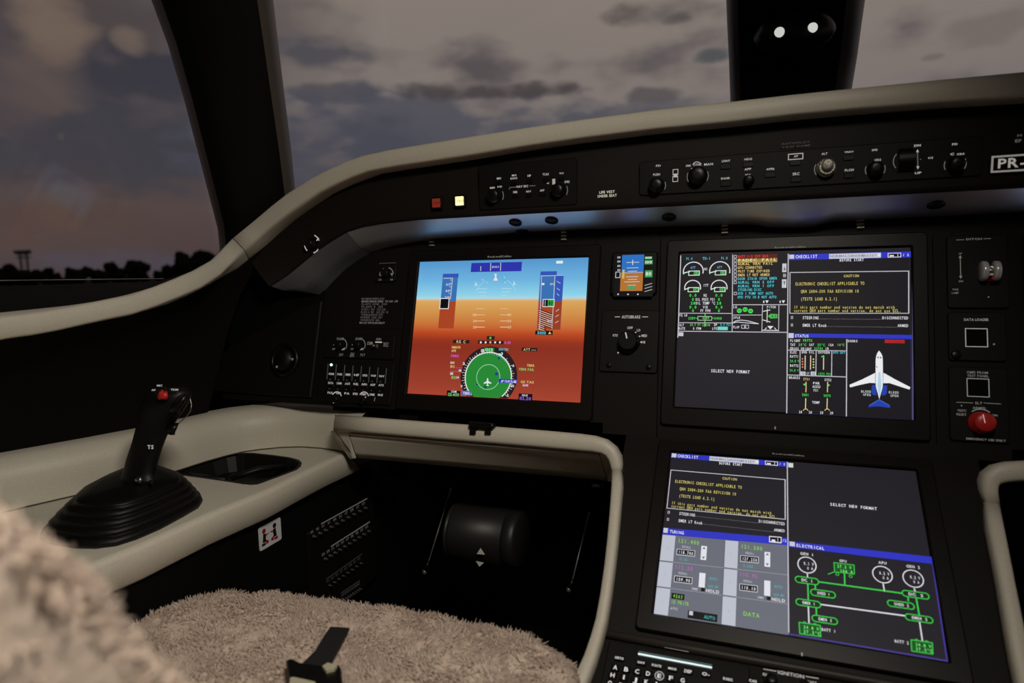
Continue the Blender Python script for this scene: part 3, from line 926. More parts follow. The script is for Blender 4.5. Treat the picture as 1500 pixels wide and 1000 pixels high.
dr = thing('stowage_drawer', 'cream drawer front recessed under the rail below the left screen', 'drawer', PAN.hit(700, 660, .01))
tl, tr_ = PAN.hit(511, 635, .022), PAN.hit(877, 665, .022)
bl = W(523, 670.5, X=tl.x); br = W(889, 704, X=tr_.x)
nrm = (br - bl).cross(tl - bl).normalized()
def slab(a, b, c, e, th, m, k=None):
    k = k or MB(); n_ = (b - a).cross(e - a).normalized()
    k.rings([[p - n_ * th for p in (a, b, c, e)], [a, b, c, e]], m, smooth=False); return k
k = MB(); nd = 16
fr_rows = [[bl.lerp(br, i / nd) - nrm * .012, bl.lerp(br, i / nd)] + [bl.lerp(br, i / nd).lerp(tl.lerp(tr_, i / nd), j / 4) for j in range(1, 5)] + [tl.lerp(tr_, i / nd) - nrm * .012] for i in range(nd + 1)]
sheet(k, fr_rows, M_CREAM); k.build('front', dr, True)
k = MB(); k.tube([tl + nrm * .001, tr_ + nrm * .001], .0016, M_CREAM, 8); k.build('pull_edge', dr, True)
k = MB(); k.tube([tr_ + nrm * .0006 + Vector((.001, 0, 0)), br + nrm * .0006 + Vector((.001, 0, 0))], .0006, M_SEAM, 6); k.build('edge_gap', dr, True); k = MB()
k.tube([tl + nrm * .0006, bl + nrm * .0006], .0006, M_SEAM, 6); k.build('edge_gap', dr, True)
# side cheeks joining the drawer to the console and the rail
k = MB()
a0, a1, b1, b0 = PAN.hit(489, 628, .022), tl, bl, W(521, 670, X=tl.x - .002)
slab(W(517, 671, X=tl.x - .004), bl, tl, PAN.hit(488, 630, .022),   .012, M_CREAM, k); k.build('cheek', sur, True); k = MB()
slab(br, W(897, 706, X=tr_.x + .018), PAN.hit(899, 668, .022), tr_, .012, M_CREAM, k); k.build('cheek', sur, True)
k = MB(); a, b, c = PAN.hit(492, 607, .034), PAN.hit(489, 628, .036), W(521, 669, X=tl.x - .003) + Vector((0, -.004, 0))
k.tube([a, a.lerp(b, .5), b, b.lerp(c, .5), c], .0012, M_SEAM, 6); k.build('joint_seam', sur, True)
k = MB(); a, b = PAN.hit(896.5, 692, .036), PAN.hit(914.5, 690, .036); k.tube([a, a.lerp(b, .5) + PN * .003, b], .0007, M_SEAM, 6); k.build('joint_seam', sur, True)
k = MB(); a, b = PAN.hit(1439, 739, .036), PAN.hit(1461, 743, .036); k.tube([a, a.lerp(b, .5) + PN * .003, b], .0007, M_SEAM, 6); k.build('joint_seam', sur2, True)
lt = thing('latch', 'small black latch clipped on the cream rail under the left screen', 'latch', PAN.hit(705, 627, .036))
f = Frame(PAN.hit(705, 627, .036), PAN.u, PAN.v)
k = MB(); x0, y0, x1, y1 = rel(f, 689, 617, 722, 630); k.prism(rrect(x0, y0, x1, y1, .002), -.006, .008, M_KNOB, .002)
for p in (694, 716):
    x, y = f.loc(p, 631); k.prism(rrect(x - .005, y - .006, x + .005, y + .004, .001), -.004, .006, M_KNOB, .001)
for v in range(len(k.v)): k.v[v] = f.m4() @ k.v[v]
k.build('body', lt, True)
k = MB(); x, y = f.loc(722, 624); k.lathe([(.004, -.004), (.005, 0), (.005, .008), (.003, .01)], M_KNOB, 14, (x, y, 0))
for v in range(len(k.v)): k.v[v] = f.m4() @ k.v[v]
k.build('pin', lt, True)

# ------------------------------------------------------------------ leg bay
k = MB()
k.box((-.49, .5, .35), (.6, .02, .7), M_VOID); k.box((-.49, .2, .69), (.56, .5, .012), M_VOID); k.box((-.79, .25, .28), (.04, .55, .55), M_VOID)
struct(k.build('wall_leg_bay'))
pd = thing('rudder_pedal_unit', 'dark rounded pedal housing with two white arrow marks deep in the leg bay', 'pedal housing', W(712, 790, D=1.22))
cA, cB = W(655, 776, D=1.2), W(772, 790, D=1.2)
cA.z = cB.z = (cA.z + cB.z) / 2; cA.y = cB.y = (cA.y + cB.y) / 2
M_DRUM = mat('pedal_plastic', (34, 33, 33), .45, spec=.4)
ax = cB - cA; r = .052
def ringx(c, r_, n=40): return [c + Vector((0, -r_ * math.cos(2 * PI * i / n), r_ * math.sin(2 * PI * i / n))) for i in range(n)]
k = MB(); k.rings([ringx(cA + ax * t, r * s) for t, s in ((0, .9), (.02, .99), (.05, 1), (.055, .97), (.07, .97), (.075, 1), (.1, 1), (.8, 1), (.805, .97), (.82, .97), (.825, 1), (.97, 1), (1, .9))], M_DRUM); k.build('drum', pd, True)
fa = Frame((cA + ax * .42) + Vector((0, -r * math.cos(math.radians(8)), r * math.sin(math.radians(8)))) * 1.004, (1, 0, 0), (0, .1, 1))
d = Draw(fa, 0, .0002)
for P in ([(704.5, 802), (711, 812), (698.5, 811)], [(697.5, 821), (709.5, 823.5), (702.5, 829.5)]): d.poly(P, M_WHITE, 1)
for v in range(len(d.mb.v)): d.mb.v[v] = fa.m4() @ (d.mb.v[v] + Vector((0, 0, .001)))
d.mb.build('arrow_mark', pd, True)
M_ROD = mat('rod_grey', (120, 120, 118), .4, metal=.6)
for (a, b, D1, lb, nm) in (((661, 714), (628, 822), 1.2, 'thin dark pedal rod left of the rounded pedal housing', 'l'), ((863, 750), (839, 848), 1.15, 'thin bright pedal rod right of the rounded pedal housing', 'r')):
    A_, B_ = W(*a, D=D1 + .1), W(*b, D=D1)
    t = thing('pedal_rod', lb, 'rod', B_)
    k = MB(); k.tube([A_, B_], .0012 if nm == 'l' else .0014, M_ROD, 8); k.build('rod', t, True)
    k = MB(); C_ = W(b[0] - 6, b[1] + 16, D=D1); k.tube([B_, C_], [.002, .004], M_KNOB, 10); k.lathe([(.003, -.004), (.005, 0), (.003, .005)], M_ROD, 12, C_); k.build('end_fitting', t, True)
k = MB(); c = W(878, 711, D=1.05); k.tube([c + Vector((-.012, 0, 0)), c + Vector((.008, 0, 0))], .0045, M_ROD, 12); tag(k.build('hinge_pin', org=c), 'small dull hinge pin in the dark under the right end of the drawer', 'pin')

# ------------------------------------------------------------------ pilot seat
M_WOOL = mat('sheepskin', (200, 182, 168), .95, spec=.1, bump=.8, scale=160, vary=.10, detail=6)
seat = thing('pilot_seat', 'pilot seat with a cream sheepskin cover on cushion and backrest', 'seat', (-.46, -.65, 0))
PF = [(110, 1010), (140, 965), (180, 928), (215, 904), (265, 880), (310, 869), (350, 865.5), (400, 868), (450, 874), (510, 880), (560, 887), (620, 897), (690, 908), (760, 923), (810, 942), (840, 962), (852, 985), (850, 1015)]
ed = [W(*p, Z=.505) for p in PF]
edge = [Vector((-.70, -1.0, .505)), Vector((-.735, -.8, .505)), Vector((-.742, -.62, .505))] + ed[2:] + [Vector((-.20, -.55, .505)), Vector((-.205, -.7, .505)), Vector((-.24, -1.0, .505))]
ce = Vector((-.47, -.68, .505))
NA = 220; NRr = 90
# dense closed outline
P2 = resample(edge + [edge[0]], NA + 1)[:-1]
P2 = [(P2[i - 2] + P2[i - 1] * 2 + P2[i] * 3 + P2[(i + 1) % NA] * 2 + P2[(i + 2) % NA]) / 9 for i in range(NA)]
def woolz(p, a=1.0):
    v1 = noise.fractal(Vector((p.x * 22, p.y * 22, p.z * 22 + 3)), 1.0, 2.0, 3)
    v2 = noise.noise(Vector((p.x * 75, p.y * 75, p.z * 75)))
    v3 = noise.noise(Vector((p.x * 170, p.y * 170, p.z * 170)))
    return a * (v1 * .0055 + v2 * .0036 + v3 * .0018)
vs, fs = [], []
prof = [(1.0 - .0 - i / 60, None) for i in range(56)]
side = [(.985, -.075), (.995, -.05), (1.0, -.025), (1.0, -.012)]
ringsS = []
for s, dz in side: ringsS.append([ce + (p - ce) * s + Vector((0, 0, dz)) for p in P2])
for i in range(58):
    s = 1 - (i / 57) ** 1.15
    rim_ = (1 - s)
    z = .014 * (1 - math.exp(-rim_ * 16)) - .012 * math.exp(-rim_ * 40)
    R = []
    for p in P2:
        q = ce + (p - ce) * s; q.z += z
        q.z += woolz(q) * min(1, .35 + rim_ * 6)
        R.append(q)
    ringsS.append(R)
def tufts(mb, pts, ln, rad):
    """short curled tufts of wool standing on (point, normal) pairs"""
    for p, nrm in pts:
        q = p * 26
        f1 = Vector((noise.noise(q), noise.noise(q + Vector((31, 7, 3))), noise.noise(q + Vector((5, 57, 11)))))
        rv = Vector((random.gauss(0, 1), random.gauss(0, 1), random.gauss(0, 1)))
        dr = (nrm * .5 + f1 * 1.9 + rv * .24).normalized(); L_ = ln * random.uniform(.6, 1.25)
        side_ = dr.orthogonal().normalized(); s2 = dr.cross(side_); bend = (rv - dr * rv.dot(dr)) * .22
        vs_ = []
        for t_, r_ in ((-.15, 1), (.45, .8), (.85, .45)):
            c_ = p + dr * (L_ * t_) + bend * (L_ * t_ * t_)
            for a_ in (0, 2.094, 4.189): vs_.append(c_ + side_ * (rad * r_ * math.cos(a_)) + s2 * (rad * r_ * math.sin(a_)))
        vs_.append(p + dr * L_ + bend * L_)
        mb.add(vs_, [(0, 1, 4, 3), (1, 2, 5, 4), (2, 0, 3, 5), (3, 4, 7, 6), (4, 5, 8, 7), (5, 3, 6, 8), (6, 7, 9), (7, 8, 9), (8, 6, 9)], M_WOOL, True)


k = MB(); k.rings(ringsS, M_WOOL)
pts = []
while len(pts) < 55000:
    i = int((random.random() ** .55) * (len(ringsS) - 5)); i = len(ringsS) - 3 - i if random.random() < .0 else random.randrange(2, len(ringsS) - 8)
    R1 = ringsS[i]; R2 = ringsS[i + 1]; q = random.randrange(NA); u_, v_ = random.random(), random.random()
    a_, b_, c_, e_ = R1[q], R1[(q + 1) % NA], R2[q], R2[(q + 1) % NA]
    p = a_.lerp(b_, u_).lerp(c_.lerp(e_, u_), v_)
    if p.y < -.78 or (i > 30 and random.random() < (i - 30) / 30): continue
    nn = (b_ - a_).cross(c_ - a_)
    if nn.length < 1e-12: continue
    nn.normalize()
    if nn.z < -.1: nn = -nn
    pts.append((p, nn))
tufts(k, pts, .0075, .00085)
cov = k.build('sheepskin_cover', seat, True)
k = MB(); k.rings([[Vector((ce.x + (p.x - ce.x) * s, ce.y + (p.y - ce.y) * s, z)) for p in P2[::5]] for s, z in ((.9, .36), (.97, .38), (.97, .425), (.93, .43))], M_DARK, smooth=False); k.build('cushion_base', seat, True)
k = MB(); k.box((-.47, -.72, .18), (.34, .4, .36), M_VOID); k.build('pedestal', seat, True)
# reclined backrest
b0 = Vector((-.475, -.712, .5)); bu = Vector((0, -.50, .866)).normalized(); bn = Vector((0, .866, .50)).normalized()
NB, NV = 90, 100
R = []
for j in range(NV):
    v = j / (NV - 1) * .46
    row = []
    for i in range(NB):
        th = 2 * PI * i / NB
        e = 2.0 / 5
        x = math.copysign(abs(math.cos(th)) ** e, math.cos(th)); y = math.copysign(abs(math.sin(th)) ** e, math.sin(th))
        endf = min(1, (v + .03) / .06, (.49 - v) / .06)
        hwid = .215 * (1 - .06 * (v / .46)); th_ = .05 * endf ** .5
        bol = .022 * max(0, (abs(x) - .55) / .45) ** 1.5 if y > 0 else 0
        p = b0 + Vector((x * hwid * (.93 + .07 * endf), 0, 0)) + bu * v + bn * (y * th_ + bol - .03)
        d_ = woolz(p * 1.3, .45)
        row.append(p + (bn * y + Vector((x, 0, 0))) * d_)
    R.append(row)
k = MB(); k.rings(R, M_WOOL)
pts = []
while len(pts) < 24000:
    j = random.randrange(2, NV - 3); i = random.randrange(NB)
    a_, b_, c_ = R[j][i], R[j][(i + 1) % NB], R[j + 1][i]; nn = (b_ - a_).cross(c_ - a_)
    if nn.length < 1e-12: continue
    nn.normalize(); ctr = b0 + bu * (j / (NV - 1) * .46)
    if nn.dot(a_ - ctr) < 0: nn = -nn
    pts.append((a_.lerp(b_, random.random()).lerp(c_, random.random() * .5), nn))
tufts(k, pts, .0065, .001)
bk = k.build('backrest_cover', seat, True)


# crotch strap and buckle lying on the cushion
sb = thing('seat_belt', 'black crotch strap with a metal buckle lying on the sheepskin cushion', 'belt', W(465, 985, Z=.525))
def Zs(px, py, z=.528): return W(px, py, Z=z)
k = MB()
cl = [((484, 917.5), (512, 919), .531), ((472, 935), (501, 938), .534), ((462, 952), (491, 955), .535), ((448, 966), (484, 972), .535), ((438, 976), (478, 983), .533)]
R = []
for a, b, z in cl:
    A_, B_ = Zs(*a, z), Zs(*b, z); R.append([A_, B_, B_ - Vector((0, 0, .0025)), A_ - Vector((0, 0, .0025))])
k.rings(R, M_WEB, smooth=False); k.build('strap', sb, True)
k = MB()
q = [Zs(419, 968, .537), Zs(425, 966, .537), Zs(437, 972, .537), Zs(472, 977, .537), Zs(490, 979, .537), Zs(497, 975, .537), Zs(500, 980, .537), Zs(503, 1012, .537), Zs(424, 1008, .537), Zs(421, 985, .537)]
k.rings([[p - Vector((0, 0, .014)) for p in q], q, [p + (Zs(462, 990, .537) - p) * .06 + Vector((0, 0, .002)) for p in q]], M_KNOB, smooth=False); k.build('buckle', sb, True)
k = MB(); q = [Zs(472, 975, .542), Zs(480, 970, .542), Zs(494, 973.5, .542), Zs(490, 979, .542), Zs(478, 982, .542)]
k.rings([[p - Vector((0, 0, .004)) for p in q], q], M_PLATE, smooth=False); k.build('buckle_tongue', sb, True)
k = MB(); q = [Zs(425, 992, .541), Zs(430, 991, .541), Zs(462, 998, .541), Zs(461, 1006, .541), Zs(424, 1002, .541)]
k.rings([[p - Vector((0, 0, .003)) for p in q], q], M_PLATE, smooth=False); k.build('metal_plate', sb, True)
# ------------------------------------------------------------------ screens
def display_unit(fr, name, label, cat, w=.307, h=.2344, m=(.020, .021, .020, .028)):
    """frame origin at the screen's top-left corner; bezel margins left, top, right, bottom"""
    t = thing(name, label, cat, fr)
    l, tp_, r, b = m
    k = MB(); k.frame_ring(rrect(-l, -h - b, w + r, tp_, .006, 5), rrect(-.0012, -h - .0012, w + .0012, .0012, .001, 5), -.003, .0038, M_BEZEL, .0016)
    k.build('bezel', t)
    return t


def bezel_name(fr, t, px0, py, px1, h):
    d = Draw(fr, .0040); d.text('RockwellCollins', px0, py, px1, h, emi(118, 112, 104), 1); d.mb.build('bezel_lettering', t)


WHT = emi(225, 225, 230); GRN = emi(70, 225, 90); LGRN = emi(120, 205, 110); BLU = emi(46, 52, 190); CYN = emi(80, 200, 215); YEL = emi(205, 190, 105); AMB = emi(225, 195, 120)
GRY = emi(196, 198, 208); MAG = emi(205, 90, 200); REDT = emi(215, 60, 50); BG = emi(32, 30, 36); BG2 = emi(24, 22, 27); BLK = emi(10, 9, 12)
FRM = emi(190, 188, 196); NAVY = emi(45, 40, 110)


def ramp_screen(name, stops):
    m = bpy.data.materials.new(name); m.use_nodes = True; nt = m.node_tree; p = nt.nodes['Principled BSDF']
    p.inputs['Base Color'].default_value = (.004, .004, .004, 1); p.inputs['Specular IOR Level'].default_value = .15
    tc = nt.nodes.new('ShaderNodeTexCoord'); sp = nt.nodes.new('ShaderNodeSeparateXYZ'); nt.links.new(tc.outputs['Object'], sp.inputs[0])
    mr = nt.nodes.new('ShaderNodeMapRange'); mr.inputs['From Min'].default_value = -.2344; mr.inputs['From Max'].default_value = 0
    nt.links.new(sp.outputs[1], mr.inputs['Value'])
    r = nt.nodes.new('ShaderNodeValToRGB'); e = r.color_ramp.elements
    e[0].position, e[0].color = stops[0][0], rgb(*stops[0][1]); e[1].position, e[1].color = stops[-1][0], rgb(*stops[-1][1])
    for q, c in stops[1:-1]:
        x = e.new(q); x.color = rgb(*c)
    nt.links.new(mr.outputs[0], r.inputs[0]); nt.links.new(r.outputs[0], p.inputs['Emission Color']); p.inputs['Emission Strength'].default_value = 1.0
    return m


# --- left screen: primary flight display (sky over ground)
PF_ = PAN.at(615.3, 383.5)
pfd_lab = 'large left screen showing blue sky over orange ground with a green compass disc'
pfd = display_unit(PF_, 'flight_display', pfd_lab, 'screen')
M_PFD = ramp_screen('horizon_picture', [(0, (164, 66, 47)), (.10, (152, 59, 41)), (.36, (138, 46, 30)), (.405, (150, 50, 28)), (.46, (186, 72, 32)), (.52, (200, 112, 56)), (.60, (206, 142, 72)), (.69, (216, 164, 92)), (.705, (222, 180, 130)), (.715, (170, 214, 226)), (.74, (140, 208, 232)), (.85, (108, 178, 222)), (1, (84, 148, 204))])
d = Draw(PF_, .0004)
w, h = .307, .2344
d.mb.add([(0, -h, 0.0002), (w, -h, 0.0002), (w, 0, 0.0002), (0, 0, 0.0002)], [(0, 1, 2, 3)], M_PFD)
DB = emi(44, 50, 168)
d.rect(690.7, 385.2, 763.8, 397, DB, 1); d.seg([(704.5, 390), (704.2, 396.5)], 1, GRY); d.seg([(719, 385.5), (718.6, 396.5)], 1, GRY); d.seg([(733.6, 385), (733.3, 396.3)], 1, GRY)
d.text('BEARO', 721, 391, 731, 2.6, GRY)
d.rect(815, 382, 824.5, 385.8, emi(220, 235, 225), 1)
TB = emi(56, 112, 178); TBr = emi(168, 66, 34); TB2 = emi(50, 84, 180); TB3 = emi(150, 60, 36)
d.rect(649, 401, 664.5, 481, TB, 1); d.rect(645.5, 441, 664.5, 481, TBr, 2); d.rect(649, 401, 671.5, 406.5, TB2, 2)
d.seg([(650, 407.5), (663, 407.2), (660, 438)], 1, GRY, 3)
for y, s in ((416.5, '60'), (426, '40'), (435.5, '20')): d.text(s, 653.5 - (y - 416) * .1, y, 660 - (y - 416) * .1, 3.2, emi(190, 205, 220), 3)
for y in range(410, 436, 5): d.seg([(659.5 - (y - 410) * .1, y), (661.8 - (y - 410) * .1, y)], .7, GRY, 3)
d.rect(645.5, 437, 657, 452, BLK, 4); d.box(645.2, 436.6, 657.4, 452.6, 1, WHT, 5)
# altitude and vertical speed tapes
d.rect(792, 397.5, 815.5, 403, TB2, 1); d.rect(791.5, 403.5, 808.7, 483, TB, 1); d.rect(789.3, 441, 808.7, 483, TBr, 2)
d.rect(814, 403.5, 820.8, 483, TB2, 1); d.rect(811.4, 441, 820.8, 483, TB3, 2)
d.seg([(793, 404), (813, 403.6), (811, 440), (808.6, 482)], .9, GRY, 3); d.seg([(793.5, 404), (790.5, 482)], .9, GRY, 3); d.seg([(813.5, 403.5), (825.5, 403.3)], .7, GRY, 3)
d.text('100', 806, 416, 812.5, 3, GRY, 4); d.rect(794, 414.5, 797.5, 417.5, WHT, 4)
for i in range(10):
    y = 453 + i * 3; d.seg([(790, y), (809, y + 7)] if y < 476 else [(789, y), (800, y + 3.5)], 1.1, emi(20, 14, 12), 3); d.seg([(790, y + 1.5), (809, y + 8.5)] if y < 474 else [(789, y + 1), (797, y + 4)], .8, emi(225, 200, 180), 3)
d.text('-100', 800, 470, 809, 3, GRY, 5)
d.rect(795.5, 438, 812, 449.5, WHT, 4); d.rect(796.5, 439, 806, 448.6, BLK, 5); d.rect(803, 439, 811.3, 448.6, emi(50, 170, 70), 6); d.text('80', 804, 444, 810, 6, BLK, 7); d.seg([(799, 440), (798.6, 448)], .8, GRY, 6)
for i, y in enumerate((414, 424, 432)): d.seg([(816, y - 2), (821 - i, y + 1)], .9, emi(170, 195, 225), 4)
for i, y in enumerate((455, 463, 472)): d.seg([(814.5 - i * .5, y + 1), (819 - i * .5, y - 2)], .9, emi(215, 190, 180), 4)
d.rect(784.5, 484, 809.5, 490.5, BLK, 3); d.text('3010', 787, 487.3, 800, 4, CYN, 4); d.poly([(803, 489), (808, 489), (805.5, 485.5)], AMB, 4)
# attitude scale
d.poly([(724, 401), (728, 401), (727, 405), (729.5, 411), (722.5, 411), (725.5, 405)], WHT, 3)
LS = emi(176, 216, 232); LO = emi(226, 196, 160)
for x0, x1, y in ((700, 713, 423), (735, 749, 422.5), (701, 713, 428), (735, 747, 427.5), (704, 712, 433), (735, 742, 432.5), (735, 741, 437)): d.seg([(x0, y), (x1, y)], .9, LS)
for p in ((706, 409), (713, 413), (738, 405.5), (739, 413)): d.rect(p[0], p[1], p[0] + 2, p[1] + 1.4, LS)
for p in ((697, 415), (753, 414)): d.poly([(p[0] - 2, p[1] + 4), (p[0], p[1] - 3), (p[0] + 3, p[1] + 3)], LS)
d.arc(725, 440, 32, .6, LS, 25, 60); d.arc(725, 440, 32, .6, LS, 120, 155)
for y, a in ((452, .8), (461, .9), (470, 1.1), (479, 1.2)):
    d.seg([(697, y), (710, y)], a * .8, LO); d.seg([(733, y), (744, y)], a * .8, LO)
    if y > 455: d.text(str((y - 441) // 9 * 5 + 5), 693, y, 698, 3, LO); d.text(str((y - 441) // 9 * 5 + 5), 744, y, 749, 3, LO)
# lower half: navigation rose and its fields
bot = -h + .0004
BR = emi(38, 26, 32)
d.disc(715.5, 551.5, 41.5, BR, 1, 56, bot); d.disc(715, 552, 33.5, emi(38, 134, 52), 2, 56, bot)
d.arc(715, 552, 33.8, 1.4, emi(225, 235, 225), -48, 228, 3, 60, bot); d.arc(715.2, 552, 17, 1, emi(140, 205, 150), 0, 360, 3, 40, bot)
for i in range(0, 276, 6):
    a = math.radians(-46 + i); c_, s_ = math.cos(a), math.sin(a)
    r0 = 34; r1 = 37 if i % 18 else 39
    d.seg([(715 + r0 * c_, 552 - r0 * s_), (715 + r1 * c_, 552 - r1 * s_)], .6, emi(205, 205, 205), 3)
for a, s in ((150, '3'), (200, 'W'), (25, '6'), (-10, 'E'), (100, 'N'), (60, '3'), (-45, 'S')):
    x = 715 + 41 * math.cos(math.radians(a)); y = 552 - 39.5 * math.sin(math.radians(a)); d.text(s, x - 1.5, min(y, 579), x + 1.5, 3.4, WHT, 4)
d.rect(709, 509, 724, 515, emi(40, 120, 60), 3); d.text('013', 711, 512, 722, 4, emi(160, 240, 170), 4)
d.text('HDG TRK', 731, 511.5, 745, 3, CYN, 4); d.text('12', 705, 513.5, 709, 4, WHT, 4)
d.poly([(730, 517), (736, 519), (735, 523)], emi(150, 235, 235), 4)
pl_ = [(714.6, 553), (715.6, 555.5), (715.6, 558), (720, 560.5), (720, 562), (715.5, 561), (715.2, 563.5), (716.8, 565), (712.2, 565), (713.8, 563.5), (713.6, 561), (709, 562), (709, 560.5), (713.4, 558), (713.4, 555.5)]
x = [d.L(*p) for p in pl_]
d.mb.add([(a, b, d.z(5)) for a, b in x][::-1], [tuple(range(len(x)))], WHT)
d.disc(727.5, 547.5, 2.4, emi(28, 62, 150), 3, 10); d.disc(731, 524.5, 2, emi(28, 62, 130), 3, 10); d.disc(711, 567, 2.6, emi(24, 84, 84), 3, 10); d.disc(699, 563, 1.5, emi(24, 84, 104), 3, 10)
d.rect(731, 554.5, 757.5, 561.5, emi(42, 46, 178), 4); d.text('AP YAW FLAR', 734, 558, 756, 3.6, WHT, 5); d.text('31', 748, 565, 753, 3.4, WHT, 5)
d.rect(664, 497.5, 687.5, 503, BR, 2); d.text('RG  C', 669, 500.2, 682, 3.6, AMB, 3)
d.rect(713.5, 492, 724.5, 497.5, BR, 2); d.disc(718.5, 494.8, 1.6, emi(90, 200, 80), 3, 10)
d.rect(700.5, 498.5, 737.5, 504, BR, 2)
for i in range(5): d.disc(704.5 + i * 7, 501.3, 1.5, WHT if i != 2 else AMB, 3, 10)
d.text('0.01', 739, 501.5, 748, 3.6, MAG, 3)
for s, x0, y, x1, c in (('FMS1', 662, 508.5, 670, AMB), ('FR', 671, 508.5, 675, AMB), ('AP0', 661.5, 513.5, 668, AMB), ('FMS1', 661, 521, 672, MAG), ('NAV', 660, 531, 666, WHT), ('BRG', 660, 536.5, 666, AMB), ('.....', 668, 537, 678, MAG), ('----', 660, 543, 671, MAG), ('NM', 672, 542.5, 676, WHT), ('DME', 659.5, 547, 664, WHT), ('112', 661.5, 552.5, 668, LGRN), ('H', 669, 552.5, 672, WHT),
                        ('TERR', 772, 535, 783, AMB), ('TERR FAIL', 760, 540.5, 782.5, LGRN), ('GS TAS', 763, 559, 782, AMB), ('RAW', 766, 564, 774, WHT)): d.text(s, x0, y, x1, 3.2, c, 3)
d.rect(764.5, 509, 787, 514.5, BR, 2); d.text('ATT ----', 767, 511.7, 785, 3.2, AMB, 3)
d.rect(655, 571.5, 674, 580, BLK, 2); d.text('COM1', 661, 573.3, 669, 2.6, WHT, 3); d.text('121.400', 656.5, 577.2, 672.5, 4, LGRN, 3)
d.rect(676.5, 572, 690, 579.5, emi(92, 100, 176), 4); d.text('TERR', 678.5, 575.6, 688.5, 3.4, WHT, 5)
d.rect(760, 576, 779.5, 586.5, BLK, 2); d.text('NAV1', 765, 578.6, 773, 2.8, WHT, 3); d.text('112.20', 761.5, 583, 778, 4.2, emi(150, 90, 220), 3)
scr = d.mb.build('screen', pfd)
bezel_name(PF_, pfd, 714.5, 376, 749, 2.6)
# the same picture on the other pilot's side, out of the photograph to the right (its light falls on the glareshield)
F2 = Frame(PAN.pt(.1535 + .4526 - .1535, 0), PAN.u, PAN.v)
t2 = thing('flight_display', 'matching flight display on the right side of the instrument panel, beyond the picture', 'screen', F2)
for ch in list(pfd.children):
    c = ch.copy(); COL.objects.link(c); c.parent = t2

# --- upper middle screen
MF = PAN.at(996.7, 371.6)
mfd = display_unit(MF, 'systems_display', 'upper middle screen with engine gauges, checklist page and white aircraft diagram', 'screen')
bezel_name(MF, mfd, 1135, 362.5, 1180, 2.4)


def checklist(d, P, HH):
    """checklist page; P maps unit coordinates 0..1 in the page to pixels"""
    def R(x0, y0, x1, y1, c, l=2):
        a = P(x0, y0); b = P(x1, y1); d.rect(a[0], a[1], b[0], b[1], c, l)

    def T(s, x0, y, x1, hh, c, l=4, mono=True):
        a = P(x0, y); b = P(x1, y); d.text(s, a[0], a[1], b[0], hh * HH, c, l, mono)
    R(0, 0, 1, .070, BLU); R(.005, .004, .045, .064, GRY, 3); T('CHECKLIST', .055, .036, .235, 5, WHT)
    R(.33, .002, .755, .068, GRY, 3)
    for a, b, s in ((.335, .485, 'NORMAL'), (.49, .61, 'ABNORM'), (.615, .72, 'RESET')): T(s, a, .037, b, 3.6, emi(120, 122, 130), 5)
    R(.73, .012, .75, .05, WHT, 4); R(.485, .004, .488, .066, emi(120, 120, 130), 4); R(.61, .004, .613, .066, emi(120, 120, 130), 4)
    R(.81, .004, .92, .066, WHT, 3); R(.816, .012, .914, .058, BLK, 4); T('1', .88, .036, .905, 4.5, WHT, 5); R(.825, .035, .86, .055, WHT, 5); T('/ 5', .93, .036, .985, 4.2, WHT)
    T('BEFORE START', .415, .095, .615, 4.6, WHT)
    x0, y0, x1, y1 = .012, .265, .982, .865
    a = P(x0, y0); b = P(x1, y0)
    for q, r in (((x0, y0), (x1, y0)), ((x1, y0), (x1, y1)), ((x1, y1), (x0, y1)), ((x0, y1), (x0, y0))): d.seg([P(*q), P(*r)], 1.6 if q[0] == r[0] == x1 else 1.2, FRM, 3)
    T('CAUTION', .45, .325, .575, 4.2, YEL)
    T('ELECTRONIC CHECKLIST APPLICABLE TO', .055, .435, .62, 4.8, YEL)
    T('QRH 2084-200 FAA REVISION 10', .10, .545, .575, 4.8, YEL); T('(TESTE LOAD 6.2.1)', .10, .655, .40, 4.8, YEL)
    T('If this part number and version do not match with', .045, .775, .87, 4.6, YEL); T('current QRH part number and version, do not use ECL.', .045, .825, .92, 4.6, YEL)
    for y, s, e, xe in ((.93, 'STEERING', 'DISCONNECTED', .765), (1.04, 'EMER LT Knob', 'ARMED', .89)):
        a = P(.022, y - .022); b = P(.038, y + .018); d.box(a[0], a[1], b[0], b[1], .8, FRM, 3)
        T(s, .115, y, .115 + .0165 * len(s), 4.6, WHT); T(e, xe, y, .978, 4.6, WHT)
        n = int((xe - .115 - .0165 * len(s)) / .0105)
        T('.' * n, .118 + .0165 * len(s), y, xe, 4.6, emi(170, 170, 176))


d = Draw(MF, .0002)
d.mb.add([(0, -h, 0), (w, -h, 0), (w, 0, 0), (0, 0, 0)], [(0, 1, 2, 3)], BG)
d.rect(997.5, 373, 1154, 486, BG2, 1); d.rect(1154, 372, 1335, 615, BG2, 1)
d.seg([(997.3, 374.5), (993.3, 488), (992.9, 494)], 1.4, FRM, 3); d.seg([(1154.7, 372), (1153.5, 490), (1152.4, 605)], 1.5, FRM, 4); d.seg([(1073.3, 373), (1072.5, 485)], 1.2, FRM, 3)
d.seg([(993.2, 485), (1153.5, 486.7)], 1.2, FRM, 3); d.seg([(994, 458.6), (1072.6, 459)], 1, FRM, 3); d.seg([(993.5, 472.5), (1072.5, 473)], 1, FRM, 3); d.seg([(1072.7, 446.3), (1154, 446.2)], 1.2, FRM, 3)
d.seg([(1072.5, 461.3), (1116.5, 461.3)], 1, FRM, 3); d.seg([(1117, 446.3), (1116, 485)], 1, FRM, 3); d.seg([(1141, 446.3), (1140.5, 485)], 1, FRM, 3); d.seg([(1116.5, 483.5), (1140.5, 484)], 1.2, WHT, 3)
